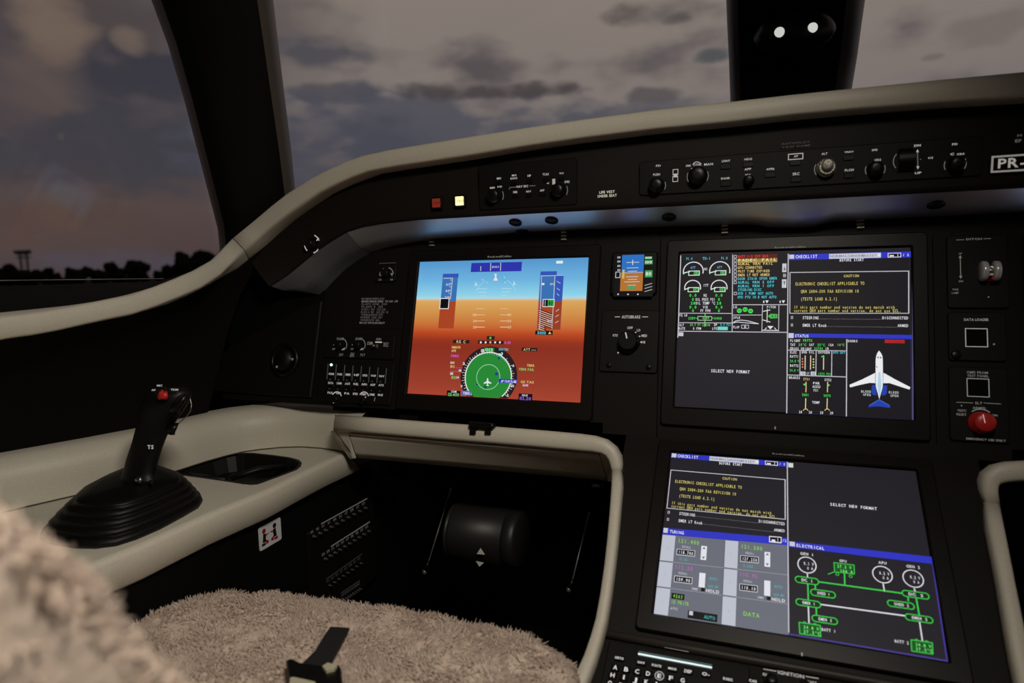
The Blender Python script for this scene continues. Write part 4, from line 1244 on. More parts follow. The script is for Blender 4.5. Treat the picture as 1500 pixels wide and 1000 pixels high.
for s, x0, x1, y in (('91.4', 1005, 1014.5, 379), ('TO-1', 1029, 1041, 378.6), ('91.0', 1056, 1066, 378.2)): d.text(s, x0, y, x1, 4.2, CYN, 4, True)
for cx_, cy_, r, lab in ((1015.5, 397.5, 14.5, 'ATT'), (1054.3, 397, 14.8, 'ATT'), (1014.6, 421.5, 11.6, ''), (1053.3, 421.3, 11.7, '')):
    d.arc(cx_, cy_, r, 1.5, emi(215, 214, 220), -12, 195, 3, 30)
    if lab: d.text(lab, cx_ - 4, cy_ - 5.5, cx_ + 3.5, 3.6, emi(120, 170, 230), 4, True)
    bx = cx_ - 7; by = cy_ - 1 if lab else cy_ - .8
    d.box(bx, by, bx + 16.5, by + 7, 1.1, emi(205, 225, 205), 3); d.rect(bx + 8, by + 1, bx + 15.5, by + 6, emi(90, 170, 100), 4)
    d.text('0.0' if lab else '24', bx + 8.5, by + 3.5, bx + 15, 3.6, BLK, 5, True); d.seg([(cx_ - r, cy_ + 2.6), (bx + 2, cy_ + .2)], 1.5, emi(200, 230, 205), 4)
d.text('N1', 1031.5, 394, 1037, 4, WHT, 4, True); d.text('ITT', 1030, 418, 1038, 4, WHT, 4, True)
for y, l, m_, r in ((432.5, '0.0', 'N2', '0.0'), (438.5, '0', 'OIL PRES PSI', '0'), (444, '28', 'OIL TEMP \u00b0C', '28'), (449.8, '0.0', 'VIB', '0.0'), (455, '0', 'FF PPH', '0')):
    d.text(l, 1015.2 - 1.9 * len(l), y, 1015 + 1.9 * len(l), 4.2, GRN, 4, True); d.text(r, 1053.2 - 1.9 * len(r), y, 1053.2 + 1.9 * len(r), 4.2, GRN, 4, True)
    wd = min(15, 2.5 * len(m_)) / 2 if len(m_) < 8 else 14.5
    d.text(m_, 1033.2 - wd, y, 1033.2 + wd, 4.2, WHT, 4, True)
d.text('FQ LB', 995, 461.5, 1007, 3.6, WHT, 4, True)
d.text('3389', 1008, 466, 1018, 4, GRN, 4, True); d.text('3400', 1046, 466.2, 1057.5, 4, GRN, 4, True); d.text('6789', 1029, 465.5, 1039, 4, LGRN, 4, True)
d.box(1022, 463, 1043, 469.5, .9, emi(170, 200, 170), 3); d.seg([(1018.5, 466), (1022, 466)], .8, GRN, 3); d.seg([(1043, 466), (1046, 466)], .8, GRN, 3); d.seg([(1033, 459.5), (1032.5, 478)], 1.1, LGRN, 4)
for s, x0, y, x1, c in (('ALT', 995, 475.8, 1002, WHT), ('24.7 FT CABIN', 1010.5, 475.5, 1040, LGRN), ('DP', 1046, 475.5, 1051, WHT), ('0.0 PSI', 1055, 475.5, 1071, CYN), ('RATE', 994, 481, 1004, WHT), ('0 FPM', 1015, 481, 1027, WHT), ('LFE', 1043, 481, 1050.5, WHT)): d.text(s, x0, y, x1, 3.8, c, 4, True)
d.rect(1051, 478.3, 1066, 483.5, emi(110, 210, 200), 3)
# alert list
yy = 376
for s, c, bgc, wd in (('BATT 1-2 OFF BUS', REDT, (92, 22, 20), 45), ('FADEC FAIL', (240, 225, 160), (146, 128, 62), 58), ('AURAL WRN FAIL', AMB, None, 52), ('GPU CONNECTED', AMB, None, 36), ('PRST TIME EXPIRED', AMB, None, 47), ('EMER LT NOT ARMED', AMB, None, 47),
                      ('DOOR STAIR OPEN EMER', CYN, None, 58), ('AURAL WRN 2 OFF', CYN, None, 54), ('AURAL WRN 1 OFF', CYN, None, 54), ('STEERING DISC', CYN, None, 35), ('HYD 1 PUMP NOT AUTO', CYN, None, 52), ('HYD PTU IN B NOT AUTO', CYN, None, 57)):
    if bgc: d.rect(1080, yy - 2.6, 1138.5, yy + 2.6, emi(*bgc), 2)
    if isinstance(c, tuple): c = emi(*c)
    if yy < 416 or yy > 427 and yy < 432: d.box(1075, yy - 2.3, 1079, yy + 2.3, .8, FRM, 3)
    d.text(s, 1080.5, yy, 1080.5 + wd, 4, c, 4, True); yy += 5.38
d.rect(1146, 386, 1152, 398.5, GRY, 3); d.poly([(1147.5, 396), (1151, 396), (1149.2, 390)], emi(110, 110, 116), 5); d.rect(1147, 401, 1151.5, 406, emi(150, 150, 156), 3); d.rect(1145.5, 409, 1152, 421.5, GRY, 3); d.poly([(1147.2, 412), (1150.8, 412), (1149, 418)], emi(110, 110, 116), 5)
for x in (1121, 1145): d.poly([(x, 440), (x + 5, 440), (x + 2.5, 444.2)], WHT, 4); d.text('1', x - 3, 442, x - 1.4, 3.6, WHT, 4)
# gear, flaps, trim
d.text('LG', 1074, 449.5, 1079.5, 3.8, WHT, 4, True)
for x, y in ((1083, 455), (1091.5, 453.3), (1099.5, 455.5)): d.disc(x, y, 3.6, GRN, 3, 16); d.text('DN', x - 2.2, y, x + 2.2, 3, BG2, 5, True)
d.text('SPLR', 1074, 465, 1084.5, 3.6, WHT, 4, True); d.seg([(1073.5, 473), (1078, 469.8), (1086, 468.8), (1096, 470), (1111, 474.2), (1095, 473), (1080, 471.6), (1073.5, 473)], 1.1, emi(215, 215, 220), 4)
d.text('FLAP', 1073.5, 479, 1083.5, 3.8, WHT, 4, True); d.box(1086, 475.5, 1097, 481.3, .9, FRM, 3); d.text('0', 1090, 478.5, 1093, 3.8, WHT, 4)
d.text('PITCH', 1123, 449.7, 1136.5, 3.6, WHT, 4, True); d.seg([(1124, 453), (1123.5, 472)], 1.2, emi(200, 220, 190), 4); d.poly([(1124.5, 463), (1129, 459.5), (1139, 460), (1139, 466), (1129, 466.5)], emi(70, 180, 80), 3); d.text('4.0', 1130, 463, 1137.5, 4, BG2, 5, True)
d.seg([(1118, 456), (1128, 454)], 1.2, WHT, 4); d.seg([(1117.5, 468.5), (1128, 471.5)], 1.2, WHT, 4); d.poly([(1124, 477.5), (1133, 477.5), (1128.3, 482.3)], WHT, 4); d.seg([(1120, 483), (1123, 480)], 1, WHT, 4); d.seg([(1137, 483), (1134.5, 480)], 1, WHT, 4)
d.rect(994.3, 486.6, 1001, 492.3, GRY, 4); d.text('SELECT NEW FORMAT', 1041.3, 542.8, 1098.5, 4.6, WHT, 4, True)
# checklist, status and doors
checklist(d, lambda x, y: (1155.3 + x * (1334.3 - 1155.3) - y * .6 * (1 - x), 372.7 + (-3.0) * x + y * (99.5 + (103 - 99.5) * x)), 1.0)
d.rect(1154.5, 488, 1336, 496.6, BLU, 3); d.rect(1155, 487.8, 1162.5, 495, GRY, 4); d.text('STATUS', 1164, 491.8, 1185, 4.6, WHT, 4, True)
d.seg([(1336.3, 366), (1337.2, 615)], 1.4, emi(90, 88, 120), 3); d.seg([(1334.5, 497), (1335.8, 614)], 1.2, NAVY, 3); d.seg([(1152.6, 605.5), (1337, 615.5)], 1.4, NAVY, 3)
for s, x0, y, x1, c in (('FLIGHT', 1157, 498.7, 1172.5, WHT), ('PRTTX', 1176, 498.5, 1190, GRN), ('TAT', 1157.5, 504.8, 1165, WHT), ('25\u00b0C', 1169.5, 504.8, 1181, LGRN), ('SAT', 1185, 504.8, 1192.5, WHT), ('25\u00b0C', 1197, 505, 1208.5, GRN), ('ISA', 1213, 505, 1221, WHT), ('14\u00b0C', 1226, 505, 1237, LGRN), ('GROSS WEIGHT', 1157, 510.3, 1189, WHT), ('22793', 1192.5, 510.3, 1205.5, GRN), ('LB', 1209, 510.3, 1214, WHT),
                        ('ELEC', 1157, 515.7, 1167, WHT), ('ENG OIL', 1174, 515.5, 1193, WHT), ('OXYGEN', 1198, 515.8, 1215.5, WHT), ('APU OFF', 1220, 516, 1238, CYN), ('BATT1', 1157, 521.8, 1170, WHT), ('24.8 V', 1157, 528.5, 1170.5, GRN), ('BATT2', 1157, 535.2, 1170, WHT), ('24.8 V', 1156.5, 542, 1170, GRN), ('BRAKES', 1155.5, 552.7, 1172, WHT), ('SYS1', 1176.5, 555, 1186.5, AMB), ('SYS2', 1207.5, 556, 1218, WHT),
                        ('PWR', 1190.5, 561, 1201, WHT), ('ACCU', 1190, 566, 1201.5, WHT), ('PSI', 1191.5, 571.3, 1199, WHT), ('3001', 1174.5, 578, 1185, GRN), ('3075', 1206, 579.2, 1217, GRN), ('TEMP', 1189.5, 589, 1201, WHT), ('28', 1170, 603, 1175, WHT), ('28', 1184.5, 603.5, 1189.5, WHT), ('28', 1201, 604, 1206, WHT), ('28', 1215.5, 604.5, 1220.5, WHT)): d.text(s, x0, y, x1, 3.9, c, 4, True)
d.seg([(1153.5, 512.8), (1240, 513.8)], 1.1, FRM, 3); d.seg([(1153, 549), (1240, 552)], 1.3, FRM, 3); d.seg([(1240.3, 497), (1239.7, 610)], 1.5, FRM, 4)
for x, y1 in ((1172, 550), (1195.5, 550.5), (1218.5, 551)): d.seg([(x, 513.3), (x - .4, y1)], 1.2, FRM, 3)
for x in (1179.5, 1187.5, 1206.5): d.seg([(x, 521), (x - .3, 541)], 1.3, emi(225, 205, 175), 4)
for i in range(4): d.disc(1175.5, 525.5 + i * 4, 1.3, emi(215, 130, 90), 4, 8); d.disc(1191.5, 526 + i * 4, 1.3, emi(190, 205, 120), 4, 8)
d.seg([(1203.5, 522.5), (1206, 521.5), (1206.5, 524)], 1.6, GRN, 5)
for x0, x1, s in ((1172.5, 1180, '13'), (1187.5, 1195, '13')): d.rect(x0, 544, x1, 549.5, GRY, 4); d.text(s, x0 + 1.5, 546.8, x1 - 1.5, 4, BG2, 5, True)
d.text('QT', 1181.5, 546.8, 1186, 4, GRY, 4, True); d.text('1373 PSI', 1198, 547.4, 1218, 4, GRN, 4, True)
for x in (1180.5, 1212): d.seg([(x + .3, 559.5), (x, 574)], 1.3, emi(225, 195, 130), 4); d.seg([(x - .2, 583.5), (x - .7, 599)], 1.3, emi(225, 205, 150), 4); d.seg([(x - 4, 601), (x - 2, 599), (x + 1.5, 599), (x + 3, 601)], 1, AMB, 4)
d.poly([(1176, 563), (1179.5, 561), (1179.5, 565)], GRN, 5); d.poly([(1216, 564), (1212.5, 562), (1212.5, 566)], LGRN, 5)
d.text('DOORS', 1241.5, 499.3, 1256.5, 3.8, WHT, 4, True); d.rect(1296, 497.3, 1325, 502.7, emi(185, 40, 36), 3); d.text('PASSENGER', 1297, 500, 1324, 3.8, emi(120, 20, 20), 4, True)
# top view of the aircraft
WH2 = emi(232, 234, 236); LB = emi(176, 208, 228); B1 = emi(34, 62, 170); B2 = emi(70, 110, 200)
d.poly([(1287.5, 513.5), (1290, 516.5), (1292.3, 521), (1293, 527), (1293.3, 560), (1292.5, 568), (1290, 577), (1288, 584.5), (1286, 577), (1283.3, 568), (1282.3, 560), (1282.6, 527), (1283.5, 521), (1285.3, 516.5)], WH2, 5)
d.poly([(1286.8, 545), (1289.5, 545), (1291, 565), (1288.2, 583), (1285.2, 565)], LB, 6)
d.poly([(1293.8, 546), (1297, 547.5), (1312, 556), (1333.5, 567), (1332, 570.5), (1315, 565), (1303, 561), (1293.8, 561.2)], WH2, 4); d.poly([(1281.8, 546), (1278, 548), (1262, 556), (1244.3, 563.5), (1245, 567.3), (1262, 563), (1274, 560.6), (1281.8, 561)], WH2, 4)
d.poly([(1277, 564), (1282, 563.5), (1283.5, 573), (1284, 579), (1279, 578.5), (1276.5, 575)], B1, 4); d.poly([(1299.5, 564.5), (1294, 564), (1292, 573), (1291.5, 579), (1296, 579), (1299, 575.5)], B1, 4)
d.poly([(1287.8, 584.5), (1290, 586), (1303, 594), (1304.3, 597.5), (1294, 596), (1287.8, 595.2), (1281, 595.2), (1272, 596.3), (1273, 593), (1285.5, 586)], B1, 4); d.seg([(1274, 593), (1287.8, 585.3), (1303, 594)], 1, B2, 6)
d.poly([(1284.5, 523.5), (1287, 522), (1287, 525)], emi(40, 40, 44), 6); d.poly([(1291.5, 523.8), (1289, 522.2), (1289, 525.2)], emi(40, 40, 44), 6); d.rect(1283.2, 536, 1285.2, 538.5, emi(190, 140, 90), 6)
for s, x0, y, x1 in (('BLEED', 1261, 573, 1276, ), ('OPEN', 1264, 577.8, 1275.5), ('BLEED', 1301.5, 574.3, 1316.5), ('OPEN', 1304, 579.3, 1316)): d.text(s, x0, y, x1, 3.8, emi(190, 200, 196), 4, True)
d.mb.build('screen', mfd)
M_MARK = emi(120, 110, 100)
d = Draw(MF, .0040); d.seg([(1135.5, 625), (1135.5, 628)], 2, M_MARK, 1); d.mb.build('bezel_mark', mfd)

# --- lower screen
LF = Frame(LOW.o, LOW.u, LOW.v)
lfd = display_unit(LF, 'systems_display', 'lower screen on the pedestal showing grey tuning page and green electrical diagram', 'screen', m=(.020, .018, .020, .022))
bezel_name(LF, lfd, 1131.5, 664, 1178, 2.4)
d = Draw(LF, .0002)
d.mb.add([(0, -h, 0), (w, -h, 0), (w, 0, 0), (0, 0, 0)], [(0, 1, 2, 3)], BG)
# page corners measured on the photograph
def quadmap(tl, tr, br, bl):
    def P(x, y):
        a = [tl[i] + (tr[i] - tl[i]) * x for i in (0, 1)]; b = [bl[i] + (br[i] - bl[i]) * x for i in (0, 1)]
        return tuple(a[i] + (b[i] - a[i]) * y for i in (0, 1))
    return P
checklist(d, quadmap((983.5, 663.5), (1153, 677), (1153.5, 774), (973.5, 756.5)), 1.0)
d.seg([(1153.2, 677), (1155.3, 926)], 1.5, FRM, 4)
d.rect(1154.5, 678, 1162, 685, emi(205, 210, 205), 4); d.text('SELECT NEW FORMAT', 1215.5, 738.5, 1284, 5, WHT, 4, True)
P = quadmap((971.5, 773), (1154, 788), (1155.3, 930), (957.5, 899))
def R_(x0, y0, x1, y1, c, l=2):
    q = [P(x0, y0), P(x1, y0), P(x1, y1), P(x0, y1)]; d.poly(q, c, l)
def T_(s, x0, y, x1, hh, c, l=5, mono=True):
    a, b = P(x0, y), P(x1, y); d.text(s, a[0], a[1], b[0], hh, c, l, mono)
TG = emi(104, 107, 118); TK = emi(186, 190, 202); TL2 = emi(150, 152, 160)
R_(0, 0, 1, .075, BLU, 3); R_(.005, 0, .04, .055, GRY, 4); T_('TUNING', .055, .035, .17, 4.8, WHT)
R_(.85, -.005, .95, .06, WHT, 4); R_(.857, .004, .943, .05, BLK, 5); R_(.87, .03, .9, .05, WHT, 6); T_('1', .91, .028, .93, 4.5, WHT, 6); T_('/2', .955, .03, .99, 4.5, WHT)
R_(0, .075, 1, 1, TG, 2)
for x in (0, .5):
    for y0, y1 in ((.08, .375), (.39, .675), (.69, .995)): R_(x + .002, y0, x + .105, y1, TK, 3)
    R_(x + .105, .378, x + .5, .384, TL2, 3); R_(x + .105, .678, x + .5, .684, TL2, 3)
R_(.497, .08, .5025, 1, emi(84, 86, 96), 3)
LG2 = emi(130, 200, 80); CY2 = emi(70, 170, 176); MG2 = emi(176, 100, 176)
for x, a, b, c_ in ((0, '121.400', '118.700', '25.5kHz'), (.5, '121.500', '127.250', '8.33kHz')):
    T_(a, x + .125, .13, x + .30, 6.2, LG2); T_('RECALL', x + .165, .195, x + .235, 3.4, emi(190, 192, 200)); R_(x + .125, .225, x + .27, .295, GRY, 4); R_(x + .13, .232, x + .265, .288, BLK, 5); T_(b, x + .138, .26, x + .258, 5, WHT, 6); T_(c_[:6] if x else '25.5kc', x + .15, .335, x + .225, 4.2, CY2)
    R_(x + .315, .165, x + .36, .32, emi(222, 224, 232), 4); d.poly([P(x + .325, .2), P(x + .35, .2), P(x + .3375, .175)], TG, 6); d.poly([P(x + .325, .285), P(x + .35, .285), P(x + .3375, .31)], TG, 6)
for x, a, b in ((0, '112.20', '109.90'), (.5, '110.95', '110.10')):
    T_(a, x + .12, .43, x + .265, 6.2, MG2); T_('RECALL', x + .155, .495, x + .225, 3.4, emi(190, 192, 200)); R_(x + .125, .53, x + .265, .605, GRY, 4); R_(x + .13, .538, x + .26, .598, BLK, 5); T_(b, x + .138, .568, x + .252, 5, WHT, 6)
    R_(x + .315, .465, x + .362, .625, emi(222, 224, 232), 4); T_('AUTO', x + .39, .515, x + .455, 4.4, CY2); T_('NAV-MI', x + .39, .60, x + .47, 4.4, CY2); T_('DME', x + .265, .652, x + .315, 3.4, emi(190, 192, 200)); R_(x + .335, .63, x + .365, .668, BLK, 4); T_('HOLD', x + .372, .652, x + .475, 5, WHT)
R_(.118, .73, .215, .795, BLK, 4); T_('4263', .128, .762, .205, 5, LG2, 6); T_('ID PRITR', .118, .83, .255, 5.4, LG2); T_('ATC', .118, .905, .175, 3.4, emi(190, 192, 200)); R_(.25, .90, .47, .985, BLK, 4); T_('AUTO', .37, .945, .455, 5, CY2, 6); R_(.26, .905, .288, .95, GRY, 5)
T_('DATA', .66, .845, .785, 6.4, LG2)
for x, ys in ((0, (.23, .53, .84)), (.5, (.23, .53, .84))):
    for y in ys: T_('1', x + .045, y, x + .06, 5, emi(160, 164, 176), 5)
# electrical page
d.poly([(1155, 792.5), (1364.5, 815.5), (1366.5, 826), (1155, 801)], BLU, 3); d.rect(1156.5, 793, 1164.5, 800.5, GRY, 4); d.text('ELECTRICAL', 1166, 798.5, 1207.5, 5, WHT, 4, True)
d.seg([(1366, 826), (1387.5, 968)], 1.6, emi(70, 60, 150), 3); d.seg([(1156, 928.5), (1388, 968)], 1.6, emi(78, 66, 160), 3); d.seg([(1364.5, 826), (1386, 966)], 1, emi(40, 34, 90), 2)
EG = emi(60, 205, 80); EL = emi(60, 200, 75)
def circ(x, y, r, lab, l1, l2):
    d.arc(x, y, r, 1.5, WHT, 0, 360, 4, 40); d.text(lab, x - 2 * len(lab), y - r - 4, x + 2 * len(lab), 4.4, WHT, 4, True); d.text(l1, x - 5, y - 2.5, x + 10, 5, WHT, 5, True); d.text(l2, x + 0, y + 4.5, x + 9, 4.6, WHT, 5, True)
circ(1182, 827.5, 13.2, 'GEN 1', '0.1 V', '0 A'); circ(1292.5, 841.5, 14, 'APU', '0.2 V', '0 A'); circ(1337.5, 847.5, 14.6, 'GEN 2', '0.2 V', '0 A')
d.text('GPU', 1229.5, 821, 1240, 4, WHT, 4, True); d.poly([(1221.5, 824), (1251, 828), (1251.5, 841), (1222.5, 837)], emi(22, 84, 32), 3)
for a, b in (((1221.5, 824), (1251, 827.6)), ((1251, 827.6), (1251.5, 841)), ((1251.5, 841), (1222.5, 837.5)), ((1222.5, 837.5), (1221.5, 824)), ((1222.5, 837.5), (1213, 841))): d.seg([a, b], 1.2, EL, 4)
for x, y in ((1226.5, 841), (1246, 844)): d.arc(x, y, 2.2, .9, EL, 0, 360, 4, 16)
d.text('27.3 V', 1226, 829, 1247, 5, emi(130, 240, 130), 5, True); d.text('166 A', 1230, 835.5, 1249, 5, emi(130, 240, 130), 5, True)
d.seg([(1199, 852), (1322, 869)], 2.2, EL, 3); d.seg([(1237, 840), (1237.5, 857)], 2, EL, 3); d.seg([(1182.5, 840.5), (1183, 845)], 1.6, WHT, 3); d.seg([(1293.5, 855), (1295.5, 866)], 1.8, WHT, 3); d.seg([(1339, 862), (1340.5, 866)], 1.8, WHT, 3)
d.seg([(1183.2, 853), (1184, 878)], 2, EL, 3); d.seg([(1194, 855), (1194.5, 864)], 2, EL, 3); d.seg([(1184, 887), (1185, 912)], 1.8, WHT, 3); d.seg([(1195.5, 887), (1196, 901)], 2, EL, 3)
d.seg([(1342, 876), (1346.5, 901)], 2.2, EL, 3); d.seg([(1330, 874), (1330.5, 880)], 2, EL, 3); d.seg([(1347, 911), (1351, 938)], 1.8, WHT, 3); d.seg([(1201, 885), (1327, 902)], 2, WHT, 3)
def pill(x, y, wd, s, dy):
    hh = 5.0; a = d.L(x, y); b = d.L(x + wd, y + dy); k = d.mpp(x, y); r = hh * k
    pts = []
    for i in range(13):
        t = -PI / 2 + PI * i / 12; pts.append((b[0] - r + r * math.cos(t), a[1] + r * math.sin(t)))
    for i in range(13):
        t = PI / 2 + PI * i / 12; pts.append((a[0] + r + r * math.cos(t), a[1] + r * math.sin(t)))
    d.mb.add([(p[0], p[1], d.z(4)) for p in pts], [tuple(range(len(pts)))], emi(20, 40, 22)); d.seg(pts + [pts[0]], 1.5 * k, EL, 5, True)
    d.text(s, x + 9, y + dy * .25, x + wd - 8, 4.6, WHT, 6, True)
pill(1165, 848, 34, 'DC 1', 5); pill(1187.5, 867, 36, 'SHED 1', 5); pill(1166, 881, 36, 'EMER 1', 5); pill(1189.5, 905, 37, 'EMER 3', 5)
pill(1321.5, 868.5, 39, 'DC 2', 5); pill(1300, 883, 39, 'SHED 2', 5); pill(1326, 903, 40, 'EMER 2', 5)
for x, y, lab, lx in ((1170.5, 911.5, 'BATT 1', 1203), (1334.5, 937, 'BATT 2', 1310)):
    q = [(x, y), (x + 31, y + 4.5), (x + 31.8, y + 21), (x + 1, y + 16.5)]
    d.poly(q, emi(20, 78, 30), 3)
    for a, b in zip(q, q[1:] + q[:1]): d.seg([a, b], 1.4, EL, 4)
    d.text('24.8 V', x + 6, y + 6.5, x + 29, 5, emi(120, 240, 120), 5, True); d.text('27.5\u00b0C', x + 6, y + 13, x + 31, 5, emi(120, 240, 120), 5, True)
    for o in (8, 23): d.box(x + o - 2, y + o * .15 - 2.5, x + o + 2, y + o * .15 + 1, 1, EL, 4)
    d.text(lab, lx, y + 10 if lab == 'BATT 1' else y + 1.5, lx + 21, 4.6, WHT, 4, True)
d.mb.build('screen', lfd)
d = Draw(LF, .0040); d.seg([(1174.6, 956), (1174.9, 960)], 2, emi(150, 140, 125), 1); d.mb.build('bezel_mark', lfd)

# --- standby display between the screens
SF = PAN.at(903, 374)
sby = thing('standby_display', 'small standby screen with blue sky and brown ground between the large screens', 'screen', SF)
x0, y0, x1, y1 = rel(SF, 898, 371, 962, 432)
k = MB(); k.prism(rrect(x0, y0, x1, y1, .005), -.003, .006, M_BEZEL, .002); k.build('case', sby)
d = Draw(SF, .0064)
d.rect(901.5, 374.5, 956, 434, BLK, 0); d.rect(911.5, 373.5, 942.5, 400, emi(42, 110, 190), 1); d.rect(909.5, 400, 941, 426, emi(178, 112, 48), 2); d.seg([(911, 399.8), (941.5, 398.6)], .8, emi(205, 190, 170), 3)
for x0, x1, y in ((918, 936, 384.5), (918.5, 935, 392.5), (920, 933, 397.5), (917.5, 934.5, 405.5), (920, 933, 409.5), (915, 936.5, 413), (920, 931, 418)): d.seg([(x0, y), (x1, y - .5)], 1, emi(190, 200, 205), 3)
d.seg([(927, 381), (926.8, 388)], 1, WHT, 4)
for y in (377, 383, 389.5, 395.5): d.text('80', 904.5, y, 909, 3, GRY, 3)
d.box(901.8, 398, 908.5, 407, .9, GRY, 3); d.rect(912, 395, 914.5, 408, emi(205, 180, 70), 4)
d.rect(945, 376, 955, 379, emi(150, 200, 160), 2); d.rect(944.5, 381, 956, 387, emi(70, 150, 80), 2); d.rect(945, 396, 955.5, 406, emi(60, 160, 80), 2); d.text('80', 946, 401, 954, 5, WHT, 3); d.text('100', 945.5, 384, 955, 3.6, WHT, 3)
for y in (417, 421.5, 426): d.seg([(944.5, y + 1), (955, y - 2)], 1.2, emi(160, 160, 160), 3)
d.rect(919, 418, 929.5, 424.5, emi(90, 150, 90), 3)
for x in (905.5, 920, 934.5): d.disc(x, 431, 1.3, GRY, 3, 8)
d.mb.build('screen', sby)

# ------------------------------------------------------------------ panel mounted units
def plate_unit(fr, name, label, cat, box, r=.004, z=.004, m=None, group=None):
    f = fr.at((box[0] + box[2]) / 2, (box[1] + box[3]) / 2, -.003)
    t = thing(name, label, cat, f, group)
    x0, y0, x1, y1 = rel(f, *box)
    k = MB(); k.prism(rrect(x0, y0, x1, y1, r), 0, z, m or M_UNIT, .001); k.build('plate', t)
    return t, f


def knob(t, f, px, py, rpx, hgt, z0=.004, m=None, ptr=None, name='knob', ribs=0):
    d_ = Draw(f, z0); x, y = f.loc(px, py, z0); r = rpx * d_.mpp(px, py)
    k = MB()
    if ribs:
        R = []
        for rr, zz in ((1.15, 0), (1.15, .12), (1.0, .2), (1.0, .85), (.9, 1), (.55, 1.0)):
            R.append([Vector((x + r * rr * (1 + (.05 if i % 2 else -.03) * (1 if zz > .15 else 0)) * math.cos(2 * PI * i / (2 * ribs)), y + r * rr * (1 + (.05 if i % 2 else -.03) * (1 if zz > .15 else 0)) * math.sin(2 * PI * i / (2 * ribs)), z0 + hgt * zz)) for i in range(2 * ribs)])
        k.rings(R, m or M_KNOB, smooth=False)
    else:
        k.lathe([(r * 1.12, z0), (r * 1.12, z0 + hgt * .12), (r, z0 + hgt * .18), (r * .94, z0 + hgt * .92), (r * .82, z0 + hgt), (r * .3, z0 + hgt * 1.02)], m or M_KNOB, 28, (x, y, 0))
    if ptr is not None:
        a = math.radians(ptr); c_, s_ = math.cos(a), math.sin(a)
        q = [(x + r * .2 * c_ - r * .07 * s_, y + r * .2 * s_ + r * .07 * c_), (x + r * .2 * c_ + r * .07 * s_, y + r * .2 * s_ - r * .07 * c_), (x + r * .85 * c_ + r * .07 * s_, y + r * .85 * s_ - r * .07 * c_), (x + r * .85 * c_ - r * .07 * s_, y + r * .85 * s_ + r * .07 * c_)]
        k.add([(a_, b_, z0 + hgt * 1.04) for a_, b_ in q], [(0, 1, 2, 3)], T_W)
    return k.build(name, t)


def key(t, f, px, py, wpx, hpx, z0=.004, hgt=.0025, m=None, name='key', mtop=None):
    x0, y0, x1, y1 = rel(f, px - wpx / 2, py - hpx / 2, px + wpx / 2, py + hpx / 2, z0)
    k = MB(); k.prism(rrect(x0, y0, x1, y1, min(.0015, (x1 - x0) / 4, (y1 - y0) / 4), 3), z0, z0 + hgt, m or M_KNOB, .0006, mtop)
    return k.build(name, t)


# autobrake selector
t, f = plate_unit(PAN, 'autobrake_panel', 'square black selector plate headed AUTOBRAKE below the small standby screen', 'panel', (883, 455, 963, 547))
knob(t, f, 922, 501, 14, .018, ptr=105, ribs=18)
d = Draw(f, .0044)
d.text('AUTOBRAKE', 911, 464, 938, 4.4, T_W); d.seg([(901, 464), (908, 464)], 1, T_W); d.seg([(941, 464), (949, 464)], 1, T_W)
for s, x0, y, x1 in (('RTO', 898, 491, 905), ('OFF', 919, 480, 927), ('LO', 933, 483.5, 938), ('MED', 940, 491.5, 948), ('HI', 940, 501, 945)): d.text(s, x0, y, x1, 3.6, T_W)
for x, y in ((931, 487), (937, 492.5), (939, 501), (905.5, 516.5)): d.disc(x, y, 1.2, T_W, 2, 8)
d.seg([(908, 495), (909, 508)], 1, T_D); d.mb.build('lettering', t)
for x, y in ((893, 535), (951, 538)):
    k = MB(); a, b = f.loc(x, y); k.lathe([(.004, .004), (.004, .006), (.0025, .0065)], M_KNOB, 14, (a, b, 0)); k.build('screw', t)

# right column: slide guard switch, dispatch squares, emergency transmitter
t, f = plate_unit(PAN, 'ram_air_panel', 'tall black panel with a clear guarded switch, topmost in the right column', 'panel', (1385, 347, 1478, 452))
d = Draw(f, .0044)
d.text('DITCH', 1415, 350.5, 1438, 3, T_D); d.seg([(1401, 351.5), (1412, 351)], .8, T_D); d.seg([(1441, 349.7), (1451, 349.3)], .8, T_D)
d.seg([(1406.5, 377), (1407.3, 405)], 1.1, T_D); d.poly([(1404, 378), (1409, 378), (1406.5, 373.5)], T_D); d.poly([(1404.8, 404), (1409.8, 404), (1407.3, 408.5)], T_D)
d.text('UP', 1404.5, 371.5, 1409, 2.8, T_D); d.text('DN', 1404.5, 412, 1410.5, 3, T_D); d.text('PAR', 1395.5, 424, 1404, 3, T_D); d.text('LAMP', 1394, 429, 1404, 3.2, T_D); d.disc(1461.5, 402, 1.6, T_D, 2, 8); d.disc(1448, 435, 1.2, T_D, 2, 8)
d.mb.build('lettering', t)
k = MB(); M_CLR = mat('guard_clear', (225, 226, 228), .22, metal=.3, spec=.8)
a, b = f.loc(1431, 401); c_, e_ = f.loc(1458, 401)
rr = .013
for xx0, xx1 in ((a, a + (c_ - a) * .34), (a + (c_ - a) * .66, c_)):
    R = []
    for x in (xx0, xx0 + .001, xx1 - .001, xx1):
        s_ = .9 if x in (xx0, xx1) else 1
        R.append([Vector((x, b + rr * s_ * math.cos(2 * PI * i / 20), .014 + rr * s_ * math.sin(2 * PI * i / 20))) for i in range(20)])
    k.rings(R, M_CLR)
k.box(((a + c_) / 2, b, .010), (c_ - a - .004, .012, .010), M_CLR)
k.build('switch_guard', t)
k = MB(); k.lathe([(.004, .004), (.004, .016), (.003, .02)], M_STEEL, 14, ((a + c_) / 2, b, 0)); k.build('toggle', t)
k = MB(); x, y = f.loc(1450, 412); k.box((x, y, .012), (.006, .004, .012), M_RED); k.build('red_catch', t)

